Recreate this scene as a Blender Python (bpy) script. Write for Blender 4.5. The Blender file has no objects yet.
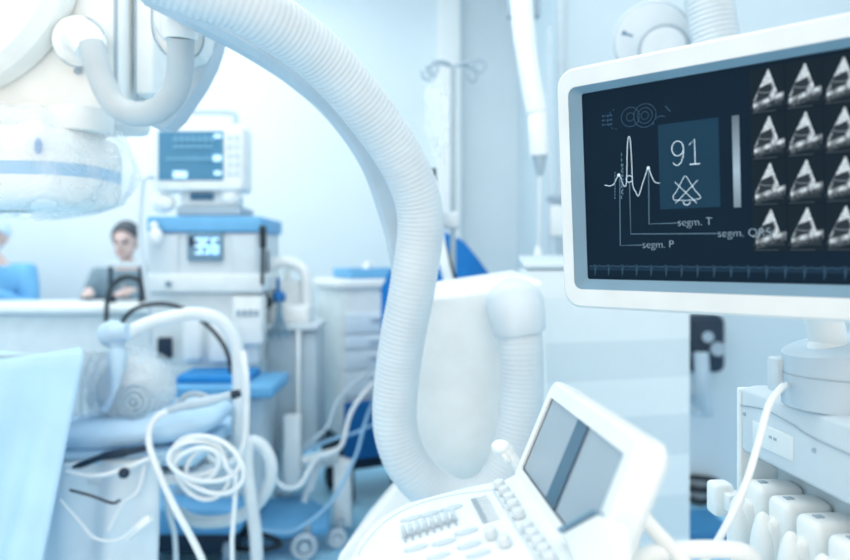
import bpy, bmesh, math, random
import numpy as np
from mathutils import Vector, Matrix, Quaternion
random.seed(7)
rng = np.random.default_rng(3)
SC = bpy.context.scene
COL = SC.collection
PI = math.pi
F, HZ, H = 700.0, 257.0, 1.30          # focal length in px, horizon row, eye height


def P(px, py, d):
    """world point seen at a pixel of the photo, at distance d"""
    return Vector(((px - 425) / F * d, d, H - (py - HZ) / F * d))


# ------------------------------------------------------------------ materials
def lin(c):
    return tuple((v / 255 / 12.92) if v / 255 <= 0.04045 else ((v / 255 + 0.055) / 1.055) ** 2.4 for v in c)


def mat(name, rgb, rough=0.45, metal=0.0, var=0.04, scale=14.0, emit=0.0, bump=0.0, spec=0.5, trans=0.0, sss=0.0):
    m = bpy.data.materials.new(name)
    m.use_nodes = True
    nt = m.node_tree
    b = nt.nodes['Principled BSDF']
    c = lin(rgb)
    tc = nt.nodes.new('ShaderNodeTexCoord')
    nz = nt.nodes.new('ShaderNodeTexNoise')
    nz.inputs['Scale'].default_value = scale
    nz.inputs['Detail'].default_value = 3
    nt.links.new(tc.outputs['Object'], nz.inputs['Vector'])
    rp = nt.nodes.new('ShaderNodeValToRGB')
    rp.color_ramp.elements[0].position = 0.3
    rp.color_ramp.elements[1].position = 0.7
    rp.color_ramp.elements[0].color = tuple(max(0, v * (1 - var)) for v in c) + (1,)
    rp.color_ramp.elements[1].color = tuple(min(1, v * (1 + var)) for v in c) + (1,)
    nt.links.new(nz.outputs['Fac'], rp.inputs['Fac'])
    nt.links.new(rp.outputs['Color'], b.inputs['Base Color'])
    b.inputs['Roughness'].default_value = rough
    b.inputs['Metallic'].default_value = metal
    b.inputs['Specular IOR Level'].default_value = spec
    if emit:
        nt.links.new(rp.outputs['Color'], b.inputs['Emission Color'])
        b.inputs['Emission Strength'].default_value = emit
    if trans:
        b.inputs['Transmission Weight'].default_value = trans
        b.inputs['IOR'].default_value = 1.15
    if bump:
        bp = nt.nodes.new('ShaderNodeBump')
        bp.inputs['Strength'].default_value = bump
        bp.inputs['Distance'].default_value = 0.01
        nt.links.new(nz.outputs['Fac'], bp.inputs['Height'])
        nt.links.new(bp.outputs['Normal'], b.inputs['Normal'])
    return m


def film_mat(name, rgb, alpha, rough=0.15):
    """thin clear plastic: mostly see-through, with sheen"""
    m = bpy.data.materials.new(name)
    m.use_nodes = True
    nt = m.node_tree
    out = nt.nodes['Material Output']
    b = nt.nodes['Principled BSDF']
    b.inputs['Base Color'].default_value = lin(rgb) + (1,)
    b.inputs['Roughness'].default_value = rough
    tr = nt.nodes.new('ShaderNodeBsdfTransparent')
    mx = nt.nodes.new('ShaderNodeMixShader')
    nz = nt.nodes.new('ShaderNodeTexNoise')
    nz.inputs['Scale'].default_value = 9
    nz.inputs['Detail'].default_value = 6
    nz.inputs['Distortion'].default_value = 1.2
    tc = nt.nodes.new('ShaderNodeTexCoord')
    nt.links.new(tc.outputs['Object'], nz.inputs['Vector'])
    mr = nt.nodes.new('ShaderNodeMapRange')
    mr.inputs['From Min'].default_value = 0.35
    mr.inputs['From Max'].default_value = 0.7
    mr.inputs['To Min'].default_value = alpha * 0.5
    mr.inputs['To Max'].default_value = min(1, alpha * 1.6)
    nt.links.new(nz.outputs['Fac'], mr.inputs['Value'])
    bp = nt.nodes.new('ShaderNodeBump')
    bp.inputs['Strength'].default_value = 0.6
    bp.inputs['Distance'].default_value = 0.02
    nt.links.new(nz.outputs['Fac'], bp.inputs['Height'])
    nt.links.new(bp.outputs['Normal'], b.inputs['Normal'])
    nt.links.new(mr.outputs['Result'], mx.inputs['Fac'])
    nt.links.new(tr.outputs[0], mx.inputs[1])
    nt.links.new(b.outputs[0], mx.inputs[2])
    nt.links.new(mx.outputs[0], out.inputs['Surface'])
    return m


def vc_mat(name, strength=1.0):
    """a display image stored per vertex, shown as light"""
    m = bpy.data.materials.new(name)
    m.use_nodes = True
    nt = m.node_tree
    b = nt.nodes['Principled BSDF']
    at = nt.nodes.new('ShaderNodeVertexColor')
    at.layer_name = 'Image'
    b.inputs['Base Color'].default_value = (0.005, 0.008, 0.01, 1)
    b.inputs['Roughness'].default_value = 0.4
    b.inputs['Specular IOR Level'].default_value = 0.04
    nt.links.new(at.outputs['Color'], b.inputs['Emission Color'])
    b.inputs['Emission Strength'].default_value = strength
    return m


M = {}
def defm(k, *a, **kw):
    M[k] = mat(k, *a, **kw)


defm('white_plastic', (238, 244, 245), rough=0.35)
defm('white_paint', (226, 240, 247), rough=0.75, var=0.015, scale=3)
defm('wall_shaded', (226, 237, 243), rough=0.75, var=0.015, scale=3)  # slightly darker paint carries the alcove wall's weaker light
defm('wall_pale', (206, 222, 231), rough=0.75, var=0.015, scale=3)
defm('lit_white', (247, 251, 252), rough=0.7, var=0.01, scale=3)  # whiter paint carries the light caught by the pier edge
defm('ceiling_white', (240, 247, 250), rough=0.9, var=0.02)
defm('floor_vinyl', (160, 218, 250), rough=0.35, var=0.10, scale=30)
defm('cool_white', (226, 235, 238), rough=0.4)
defm('frame_white', (212, 222, 226), rough=0.4)
defm('pale_grey', (206, 219, 227), rough=0.45)
defm('mid_grey', (160, 180, 194), rough=0.5)
defm('hose_grey', (206, 218, 225), rough=0.42)
defm('small_hose', (186, 199, 206), rough=0.45)
defm('rail_blue_grey', (186, 205, 218), rough=0.45)
defm('bezel_blue', (104, 142, 166), rough=0.4)
defm('screen_dark', (13, 31, 46), rough=0.4, emit=0.3, spec=0.04)
defm('screen_box', (25, 54, 74), rough=0.4, emit=0.2, spec=0.04)
defm('ink_light', (190, 212, 226), rough=0.5, emit=0.55, var=0, spec=.04)
defm('ink_dim', (88, 118, 138), rough=0.5, emit=0.45, var=0, spec=.04)
defm('ink_mid', (140, 165, 182), rough=0.5, emit=0.45, var=0, spec=.04)
defm('ink_faint', (48, 74, 94), rough=0.5, emit=0.45, var=0, spec=.04)
defm('touch_glass', (148, 168, 182), rough=0.25, var=0.06, scale=3)
defm('touch_reflection', (56, 98, 124), rough=0.25)  # reflection on the glass, put into the colour
defm('touch_line', (12, 50, 78), rough=0.25)
defm('teal_screen', (62, 118, 150), rough=0.4, emit=0.5)
defm('teal_dark', (38, 92, 124), rough=0.4, emit=0.3)
defm('trace_teal', (128, 180, 205), rough=0.4, emit=0.4)
defm('screen_glow', (190, 225, 245), rough=0.4, emit=0.9)
defm('bright_blue', (26, 140, 212), rough=0.5)
defm('sky_blue', (108, 178, 224), rough=0.5)
defm('drawer_blue', (222, 238, 248), rough=0.45)
defm('deep_blue', (8, 108, 178), rough=0.5)
defm('floor_blue', (40, 124, 176), rough=0.5)
defm('navy', (16, 44, 66), rough=0.5)
defm('black_rubber', (18, 34, 44), rough=0.55)
defm('steel', (170, 188, 198), rough=0.3, metal=0.7)
defm('drape_cloth', (188, 224, 247), rough=0.8, var=0.05, scale=8, bump=0.15)
defm('pillow_cloth', (190, 222, 245), rough=0.8, var=0.05, scale=10, bump=0.1)
defm('sheet_cloth', (214, 231, 241), rough=0.85, var=0.04, scale=8, bump=0.12)
defm('scrub_blue', (8, 120, 198), rough=0.8, var=0.08, scale=10)
defm('gown_blue', (112, 182, 232), rough=0.8, var=0.06, scale=8)
defm('cap_blue', (196, 222, 240), rough=0.8)
defm('skin', (214, 190, 186), rough=0.55, var=0.05, scale=20)
defm('hair_dark', (66, 76, 88), rough=0.6, var=0.15, scale=60)
defm('shirt_grey', (122, 148, 164), rough=0.8, var=0.08)
defm('trouser_grey', (70, 92, 108), rough=0.8)
defm('eye_dark', (40, 46, 54), rough=0.4)
defm('lip', (186, 148, 146), rough=0.5)
defm('tube_white', (232, 241, 245), rough=0.35)
defm('stripe_light', (226, 237, 242), rough=0.5, var=0.01)
defm('stripe_dim', (212, 226, 233), rough=0.5, var=0.01)
defm('blue_stripe', (150, 198, 232), rough=0.4)
defm('indicator', (70, 140, 205), rough=0.3)
defm('jar_grey', (176, 196, 208), rough=0.3)
defm('screen_band', (24, 46, 64), rough=0.4, emit=0.3, spec=0.04)
M['film'] = film_mat('clear_film', (232, 243, 249), 0.30)
M['hood_film'] = film_mat('hood_film', (222, 233, 240), 0.30)
M['clear_acrylic'] = film_mat('clear_acrylic', (190, 212, 224), 0.5)
M['echo'] = vc_mat('echo_image', 1.15)


# ------------------------------------------------------------------ mesh builder
class MB:
    def __init__(s):
        s.bm = bmesh.new()
        s.mi = 0

    def _fin(s, geom_faces):
        for f in geom_faces:
            f.material_index = s.mi
        return s

    def box(s, c, size, rz=0.0, bev=0.0, seg=3, rot=None, axes=None):
        t = bmesh.new()
        bmesh.ops.create_cube(t, size=1)
        bmesh.ops.scale(t, vec=Vector(size), verts=t.verts)
        if bev:
            bmesh.ops.bevel(t, geom=list(t.edges), offset=min(bev, min(size) * 0.49), segments=seg, profile=0.5, affect='EDGES')
        if axes is not None:
            R = Matrix(axes).transposed().to_4x4()
        elif rot is not None:
            R = rot.to_matrix().to_4x4() if hasattr(rot, 'to_matrix') else rot
        else:
            R = Matrix.Rotation(rz, 4, 'Z')
        return s._merge(t, Matrix.Translation(Vector(c)) @ R)

    def _merge(s, t, mtx):
        bmesh.ops.transform(t, matrix=mtx, verts=t.verts)
        vm = {}
        for v in t.verts:
            vm[v] = s.bm.verts.new(v.co)
        for f in t.faces:
            try:
                nf = s.bm.faces.new([vm[v] for v in f.verts])
                nf.material_index = s.mi
            except ValueError:
                pass
        t.free()
        return s

    def tube(s, pts, r, seg=10, caps=True, closed=False):
        pts = [Vector(p) for p in pts]
        n = len(pts)
        rs = r if hasattr(r, '__len__') else [r] * n
        T = []
        for i in range(n):
            a = pts[(i - 1) % n] if (closed or i > 0) else pts[i]
            b = pts[(i + 1) % n] if (closed or i < n - 1) else pts[i]
            d = b - a
            T.append(d.normalized() if d.length > 1e-9 else (T[-1] if T else Vector((0, 0, 1))))
        up = Vector((0, 0, 1)) if abs(T[0].z) < 0.9 else Vector((1, 0, 0))
        nrm = (up - T[0] * up.dot(T[0])).normalized()
        rings = []
        for i in range(n):
            if i:
                q = T[i - 1].rotation_difference(T[i])
                nrm = q @ nrm
                nrm = (nrm - T[i] * nrm.dot(T[i])).normalized()
            bn = T[i].cross(nrm)
            rings.append([s.bm.verts.new(pts[i] + (nrm * math.cos(2 * PI * k / seg) + bn * math.sin(2 * PI * k / seg)) * rs[i]) for k in range(seg)])
        for i in range(n if closed else n - 1):
            A, B = rings[i], rings[(i + 1) % n]
            for k in range(seg):
                f = s.bm.faces.new((A[k], A[(k + 1) % seg], B[(k + 1) % seg], B[k]))
                f.material_index = s.mi
        if caps and not closed:
            for ring in (list(reversed(rings[0])), rings[-1]):
                f = s.bm.faces.new(ring)
                f.material_index = s.mi
        return s

    def cyl(s, a, b, r0, r1=None, seg=24, bev=0.0):
        r1 = r0 if r1 is None else r1
        a, b = Vector(a), Vector(b)
        if bev:
            d = (b - a).normalized()
            return s.tube([a, a + d * bev * .3, a + d * bev, b - d * bev, b - d * bev * .3, b], [r0 - bev, r0 - bev * .3, r0, r1, r1 - bev * .3, r1 - bev], seg)
        return s.tube([a, b], [r0, r1], seg)

    def sphere(s, c, r, scale=(1, 1, 1), seg=24, rings=14, axes=None):
        t = bmesh.new()
        bmesh.ops.create_uvsphere(t, u_segments=seg, v_segments=rings, radius=r)
        bmesh.ops.scale(t, vec=Vector(scale), verts=t.verts)
        R = Matrix(axes).transposed().to_4x4() if axes is not None else Matrix.Identity(4)
        return s._merge(t, Matrix.Translation(Vector(c)) @ R)

    def torus(s, c, axis, R, r, seg=40, sseg=10):
        axis = Vector(axis).normalized()
        up = Vector((0, 0, 1)) if abs(axis.z) < 0.9 else Vector((1, 0, 0))
        e1 = (up - axis * up.dot(axis)).normalized()
        e2 = axis.cross(e1)
        return s.tube([Vector(c) + (e1 * math.cos(2 * PI * k / seg) + e2 * math.sin(2 * PI * k / seg)) * R for k in range(seg)], r, sseg, closed=True)

    def prism(s, front, off, bev=0.0, seg=3):
        """polygon (list of world points) extruded by vector off"""
        t = bmesh.new()
        a = [t.verts.new(Vector(p)) for p in front]
        b = [t.verts.new(Vector(p) + Vector(off)) for p in front]
        n = len(a)
        t.faces.new(a)
        t.faces.new(list(reversed(b)))
        for i in range(n):
            t.faces.new((a[i], b[i], b[(i + 1) % n], a[(i + 1) % n]))
        bmesh.ops.recalc_face_normals(t, faces=t.faces)
        if bev:
            bmesh.ops.bevel(t, geom=list(t.edges), offset=bev, segments=seg, profile=0.5, affect='EDGES')
        return s._merge(t, Matrix.Identity(4))

    def quad(s, pts):
        f = s.bm.faces.new([s.bm.verts.new(Vector(p)) for p in pts])
        f.material_index = s.mi
        return s

    def grid(s, fn, nu, nv):
        vs = [[s.bm.verts.new(Vector(fn(i / nu, j / nv))) for j in range(nv + 1)] for i in range(nu + 1)]
        for i in range(nu):
            for j in range(nv):
                f = s.bm.faces.new((vs[i][j], vs[i + 1][j], vs[i + 1][j + 1], vs[i][j + 1]))
                f.material_index = s.mi
        return s


def root_loc(o):
    l = Vector((0, 0, 0))
    while o is not None:
        l += o.location
        o = o.parent
    return l


def build(name, mb, m, parent=None, smooth=True, loc=None, keep_normals=False):
    bm = mb.bm
    if not keep_normals:
        bmesh.ops.recalc_face_normals(bm, faces=bm.faces)
    if parent is not None:
        off = root_loc(parent)
    elif loc is not None:
        off = Vector(loc)
    else:
        xs = [v.co for v in bm.verts]
        off = Vector((sum(c.x for c in xs) / len(xs), sum(c.y for c in xs) / len(xs), min(c.z for c in xs)))
    bmesh.ops.translate(bm, vec=-off, verts=bm.verts)
    me = bpy.data.meshes.new(name)
    bm.to_mesh(me)
    bm.free()
    for k in (m if isinstance(m, (list, tuple)) else [m]):
        me.materials.append(M[k] if isinstance(k, str) else k)
    if smooth:
        me.polygons.foreach_set('use_smooth', [True] * len(me.polygons))
        me.set_sharp_from_angle(angle=0.7)
    o = bpy.data.objects.new(name, me)
    COL.objects.link(o)
    if parent is not None:
        o.parent = parent
    else:
        o.location = off
    return o


def tag(o, label, cat, group=None):
    o['label'] = label
    o['category'] = cat
    if group:
        o['group'] = group
    return o


def thing(name, label, cat, loc=(0, 0, 0), group=None):
    o = bpy.data.objects.new(name, None)
    COL.objects.link(o)
    o.empty_display_size = 0.1
    o.location = loc
    return tag(o, label, cat, group)


def struct(name, mb, m, parent=None):
    o = build(name, mb, m, parent)
    if parent is None:
        o['kind'] = 'structure'
    return o


def spline(pts, n=12, closed=False):
    """Catmull-Rom through points"""
    pts = [Vector(p) for p in pts]
    N = len(pts)
    out = []
    for i in range(N if closed else N - 1):
        g = lambda k: pts[k % N] if closed else pts[max(0, min(N - 1, k))]
        p0, p1, p2, p3 = g(i - 1), g(i), g(i + 1), g(i + 2)
        if not closed:
            if i == 0: p0 = p1 * 2 - p2
            if i == N - 2: p3 = p2 * 2 - p1
        for j in range(n):
            t = j / n
            out.append(0.5 * ((2 * p1) + (p2 - p0) * t + (2 * p0 - 5 * p1 + 4 * p2 - p3) * t * t + (3 * p1 - p0 - 3 * p2 + p3) * t ** 3))
    if not closed:
        out.append(pts[-1])
    return out


def resample(pts, step):
    out = [pts[0]]
    acc = 0.0
    for a, b in zip(pts, pts[1:]):
        L = (b - a).length
        while acc + L >= step:
            t = (step - acc) / L
            a = a.lerp(b, t)
            out.append(a.copy())
            L = (b - a).length
            acc = 0.0
        acc += L
    return out


def ribbed(mb, pts, r, pitch, amp=0.045, seg=28, sub=4):
    pp = resample(spline(pts, 40), pitch / sub)
    prof = [1.0, 1.0 - amp * 0.45, 1.0 - amp, 1.0 - amp * 0.45]
    rs = [r * prof[i % sub] for i in range(len(pp))]
    return mb.tube(pp, rs, seg)


def cable(name, pts, r, m, label, cat='cable', group=None, seg=8, n=10):
    mb = MB()
    mb.tube(spline(pts, n), r, seg)
    o = build(name, mb, m)
    return tag(o, label, cat, group)


# ------------------------------------------------------------------ the room
YB = 5.2
struct('floor', MB().box((-0.5, 2.4, -0.05), (7.2, 6.6, 0.1)), 'floor_vinyl')
struct('ceiling', MB().box((-0.5, 2.4, 3.45), (7.2, 6.6, 0.1)), 'ceiling_white')
struct('wall_left', MB().box((-4.05, 2.4, 1.7), (0.1, 6.6, 3.4)), 'white_paint')
xc = (460 - 425) / F * YB
struct('wall_back', MB().box(((-4.1 + xc) / 2, YB + 0.05, 1.7), (xc + 4.1, 0.1, 3.4)), 'white_paint')
struct('wall_alcove', MB().box((xc + 0.9, YB + 0.06, 1.7), (1.8, 0.08, 3.4)), 'wall_shaded')
struct('trim_1', MB().box(((449 - 425) / F * 5.1, 5.15, 1.7), (0.17, 0.1, 3.4), bev=0.01), 'lit_white')
yr = 3.7
xr = (556 - 425) / F * yr
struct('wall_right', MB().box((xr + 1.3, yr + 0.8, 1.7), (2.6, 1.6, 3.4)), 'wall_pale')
mb = MB()
for z in (0.6, 1.6, 2.6):
    mb.box((xr + 0.02, yr - 0.02, z), (0.035, 0.035, 1.0), bev=0.004)
struct('trim_2', mb, 'pale_grey')
struct('wall_side', MB().box((3.05, 1.4, 1.7), (0.1, 4.6, 3.4)), 'white_paint')

# ------------------------------------------------------------------ display monitor (foreground right)
def unit(v):
    v = Vector(v)
    return v / v.length


MU = unit((781 / F, -1, 0))
mn = unit((-1, -781 / F, 0))
t_ = math.radians(3.8)
MVd = unit(-mn * math.sin(t_) + Vector((0, 0, -math.cos(t_))))
MN = MVd.cross(MU) if MVd.cross(MU).dot(Vector((0, -1, 0))) > 0 else MU.cross(MVd)
MO = P(582, 94, 1.03)
EYE = Vector((0, 0, H))


def ray(px, py):
    return Vector(((px - 425) / F, 1, -(py - HZ) / F))


def onplane(px, py, o, nrm):
    d = ray(px, py)
    return EYE + d * ((o - EYE).dot(nrm) / d.dot(nrm))


def mab(px, py):
    q = onplane(px, py, MO, MN) - MO
    return q.dot(MU), q.dot(MVd)


def mw(a, b, k=0.0):
    return MO + MU * a + MVd * b + MN * k


def rrect(a0, b0, a1, b1, r, n=6):
    out = []
    for (cx, cy, s) in ((a1 - r, b0 + r, -90), (a1 - r, b1 - r, 0), (a0 + r, b1 - r, 90), (a0 + r, b0 + r, 180)):
        for k in range(n + 1):
            t = math.radians(s + 90 * k / n)
            out.append((cx + r * math.cos(t), cy + r * math.sin(t)))
    return out


def frame_ring(mb, outer, inner, fz_o, fz_i, W):
    """bevelled ring between two equal-length loops"""
    n = len(outer)
    A = [mb.bm.verts.new(W(a, b, fz_o)) for a, b in outer]
    B = [mb.bm.verts.new(W(a, b, fz_i)) for a, b in inner]
    for i in range(n):
        f = mb.bm.faces.new((A[i], A[(i + 1) % n], B[(i + 1) % n], B[i]))
        f.material_index = mb.mi


a_ol = mab(563, 180)[0]
b_ot = mab(600, 64)[1]
b_ob = mab(600, 308)[1]
b_dt, b_db = 0.0, mab(588, 279)[1]
a_il = mab(575, 180)[0]
b_it, b_ib = mab(620, 80.5)[1], mab(620, 289.5)[1]
SCRW = 0.455
a_ir = SCRW + (0 - a_il)
a_or = SCRW + (0 - a_ol)
mon = thing('display_monitor', 'large white framed flat monitor showing heart scan images and the number 91', 'monitor',
            mw((a_ol + a_or) / 2, b_ob, -0.03))
mb = MB()
o1 = rrect(a_ol, b_ot, a_or, b_ob, 0.028)
def inset(d, r):
    return rrect(a_ol + d, b_ot + d, a_or - d, b_ob - d, r)
i1 = rrect(a_il, b_it, a_ir, b_ib, 0.012)
frame_ring(mb, inset(0.004, 0.026), i1, 0.012, 0.012, mw)
frame_ring(mb, o1, inset(0.004, 0.026), 0.007, 0.012, mw)
frame_ring(mb, o1, o1, 0.007, -0.035, mw)
frame_ring(mb, o1, inset(0.02, 0.03), -0.035, -0.055, mw)
f = mb.bm.faces.new([mb.bm.verts.new(mw(a, b, -0.055)) for a, b in inset(0.02, 0.03)])
build('housing', mb, 'frame_white', mon)
mb = MB()
i2 = rrect(0, b_dt, SCRW, b_db, 0.004)
frame_ring(mb, i1, i2, 0.0115, 0.001, mw)
build('bezel', mb, 'bezel_blue', mon)

# the picture on the screen
mb = MB()
mb.mi = 0
mb.quad([mw(0, 0, 0), mw(SCRW, 0, 0), mw(SCRW, b_db, 0), mw(0, b_db, 0)])


def ribbon(mb, ab, w, k=0.0008):
    n = len(ab)
    L, R = [], []
    for i in range(n):
        p = Vector(ab[i])
        d = Vector(ab[min(n - 1, i + 1)]) - Vector(ab[max(0, i - 1)])
        d = d.normalized() if d.length else Vector((1, 0))
        nn = Vector((-d.y, d.x)) * w / 2
        L.append(mb.bm.verts.new(mw(p.x + nn.x, p.y + nn.y, k)))
        R.append(mb.bm.verts.new(mw(p.x - nn.x, p.y - nn.y, k)))
    for i in range(n - 1):
        f = mb.bm.faces.new((L[i], L[i + 1], R[i + 1], R[i]))
        f.material_index = mb.mi


def px_line(mb, pts, w, smooth=0, k=0.0008):
    ab = [mab(*p) for p in pts]
    if smooth:
        ab = [(v.x, v.y) for v in spline([Vector((a, b, 0)) for a, b in ab], smooth)]
    ribbon(mb, ab, w, k)


# number box
bx = [mab(658, 125), mab(719, 119), mab(720, 207), mab(661, 210)]
a0b, b0b = bx[0][0], mab(659, 125)[1]
a1b, b1b = mab(719.5, 160)[0], mab(661, 209.5)[1]
mb.mi = 1
mb.quad([mw(a0b, b0b, .0004), mw(a1b, b0b, .0004), mw(a1b, b1b, .0004), mw(a0b, b1b, .0004)])
# strokes
mb.mi = 2
W1 = 0.0011
ecg = [(605, 185), (610, 186), (614, 184), (617, 178), (619, 174.5), (621, 178), (623, 184), (626, 186), (627, 176), (627.5, 150), (628.5, 137.5), (630.5, 140), (632, 165), (633, 185), (636, 192), (638.5, 196), (641, 190), (643, 183), (646, 174), (648.5, 167.5), (651, 174), (655, 182), (660, 183)]
px_line(mb, ecg, 0.0009, 4)
def px_circle(c, r, w, n=36, arc=(0, 1), dash=None):
    a, b = mab(*c)
    rr = r * 1.25 / F
    pts = [(a + rr * math.cos(2 * PI * t), b + rr * math.sin(2 * PI * t)) for t in [arc[0] + (arc[1] - arc[0]) * k / n for k in range(n + 1)]]
    if dash:
        for k in range(0, n, 2):
            ribbon(mb, pts[k:k + 2], w)
    else:
        ribbon(mb, pts, w)
px_circle((629.5, 179), 2.6, 0.0009)
for c in ((619, 175), (648.5, 168)):
    px_circle(c, 0.9, 0.0014, 12)
# "91" drawn thin in the box
na, nb = mab(672.5, 166)
def stroke(pts, w=0.00095):
    ribbon(mb, [(na + x, nb + y) for x, y in pts], w)
hh, ww = 0.0325, 0.0158
stroke([(ww / 2 + ww / 2 * math.cos(t), -hh + hh * .3 + hh * .3 * math.sin(t)) for t in [2 * PI * k / 40 for k in range(41)]])
stroke([(ww, -hh * .72), (ww, -hh * .5), (ww * .93, -hh * .3), (ww * .75, -hh * .1), (ww * .5, -0.0003), (ww * .28, -hh * .02), (ww * .08, -hh * .13)])
stroke([(ww * 1.5, -hh * .8), (ww * 1.95, -hh), (ww * 1.95, 0)])
stroke([(ww * 1.5, 0), (ww * 2.35, 0)], 0.0013)
# alarm bell outline crossed out
def bell(t):
    return t
px_line(mb, [(674, 200), (673.5, 196), (677, 191), (681, 183), (685.5, 176), (690, 182), (695, 190), (699.5, 195), (700, 198.5), (687, 200.3), (674, 200)], 0.0007, 4)
px_line(mb, [(675, 182), (697, 203)], 0.0007)
px_line(mb, [(698, 180), (676, 203)], 0.0007)
px_circle((687, 201.5), 2.6, 0.0009, 14, (0.0, 0.5))
# dim strokes: leader lines, markers, gauges
mb.mi = 3
px_line(mb, [(620, 178), (620.5, 245.5), (642, 245)], 0.0010)
px_line(mb, [(629.8, 183), (631, 234), (717, 233.5)], 0.0010)
px_line(mb, [(648.8, 170), (649.3, 224), (677, 223)], 0.0010)
for x, y0, y1 in ((615.2, 172, 200), (621.8, 153, 201), (623, 164, 196)):
    for k in range(9):
        ya = y0 + (y1 - y0) * k / 9
        px_line(mb, [(x, ya), (x, ya + (y1 - y0) / 9 * .6)], 0.0011)
mb.mi = 6
for c, rs in (((630.5, 117), (3.2, 7.5)), ((645, 115.5), (3.0, 6.0, 9.0))):
    for r in rs:
        px_circle(c, r, 0.0009)
px_circle((617, 119), 8, 0.0010, 14, (0.25, 0.75), True)
px_circle((661, 124), 6, 0.0010, 10, (0.5, 0.85))
px_line(mb, [(665.5, 106), (670.5, 111.5)], 0.0014)
for r_ in range(3):
    for (xa, xb) in ((602.3, 604.6), (605.6, 606.3), (607.2, 609.0), (609.8, 612.4)):
        px_line(mb, [(xa, 116.3 + r_ * 4.4 - (xa - 602) * .1), (xb, 116.3 + r_ * 4.4 - (xb - 602) * .1)], 0.0022)
# strip of trace along the bottom of the screen
base = []
ya = mab(590, 266)[1]
a = 0.004
tr = []
while a < SCRW - 0.004:
    for da, db in ((0, 0), (0.006, -0.0005), (0.008, -0.003), (0.0095, 0.0115), (0.0105, -0.002), (0.0125, 0.0005), (0.0165, -0.0015), (0.0185, 0)):
        tr.append((a + da, ya + db))
    a += 0.0215
mb.mi = 6
ribbon(mb, tr, 0.0012)
a = 0.012
while a < SCRW - 0.01:
    ribbon(mb, [(a, ya + 0.001), (a, ya + 0.014)], 0.0008)
    a += 0.0215
mb.mi = 7
ribbon(mb, [(0.003, ya + 0.003), (SCRW - 0.003, ya + 0.003)], 0.006, 0.0003)


def text(body, px, py, size, w=0.0):
    cu = bpy.data.curves.new('t', 'FONT')
    cu.body = body
    cu.size = size
    cu.offset = w
    ob = bpy.data.objects.new('t', cu)
    COL.objects.link(ob)
    dg = bpy.context.evaluated_depsgraph_get()
    me = bpy.data.meshes.new_from_object(ob.evaluated_get(dg))
    a, b = mab(px, py)
    vs = [mb.bm.verts.new(mw(a + v.co.x, b - v.co.y, 0.0008)) for v in me.vertices]
    for p in me.polygons:
        try:
            f = mb.bm.faces.new([vs[i] for i in p.vertices])
            f.material_index = mb.mi
        except ValueError:
            pass
    bpy.data.objects.remove(ob)
    bpy.data.curves.remove(cu)
    bpy.data.meshes.remove(me)


mb.mi = 4
text('segm. T', 677.5, 226, 0.0148, -0.0003)
text('segm. QRS', 717.5, 237, 0.0148, -0.0003)
text('segm. P', 642.5, 248, 0.0148, -0.0003)

# grey scale bar and echo pictures carry a per-vertex image
lay = mb.bm.loops.layers.float_color.new('Image')


def img_grid(a0, b0, a1, b1, nu, nv, fn, k):
    vs, cs = [], []
    for i in range(nu + 1):
        for j in range(nv + 1):
            u, v = i / nu, j / nv
            vs.append(mb.bm.verts.new(mw(a0 + (a1 - a0) * u, b0 + (b1 - b0) * v, k)))
            cs.append(fn(u, v))
    for i in range(nu):
        for j in range(nv):
            ids = (i * (nv + 1) + j, (i + 1) * (nv + 1) + j, (i + 1) * (nv + 1) + j + 1, i * (nv + 1) + j + 1)
            f = mb.bm.faces.new([vs[q] for q in ids])
            f.material_index = 5
            for l, q in zip(f.loops, ids):
                l[lay] = cs[q]


def barcol(u, v):
    g = (0.45 + 0.42 * (v / .6)) if v < 0.6 else (0.87 - .30 * (v - .6) / .4)
    g = g ** 1.6
    return (g * .60, g * .82, g * 1.0, 1)


aa, bb = mab(732, 116)
ab2 = mab(740, 150)[0]
bb2 = mab(733, 207.5)[1]
img_grid(aa, bb, ab2, bb2, 2, 40, barcol, 0.0008)


def seg_d(p, a, b):
    a, b, p = np.array(a), np.array(b), np.array(p)
    t = np.clip(np.dot(p - a, b - a) / np.dot(b - a, b - a), 0, 1)
    return float(np.linalg.norm(p - a - t * (b - a)))


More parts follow.
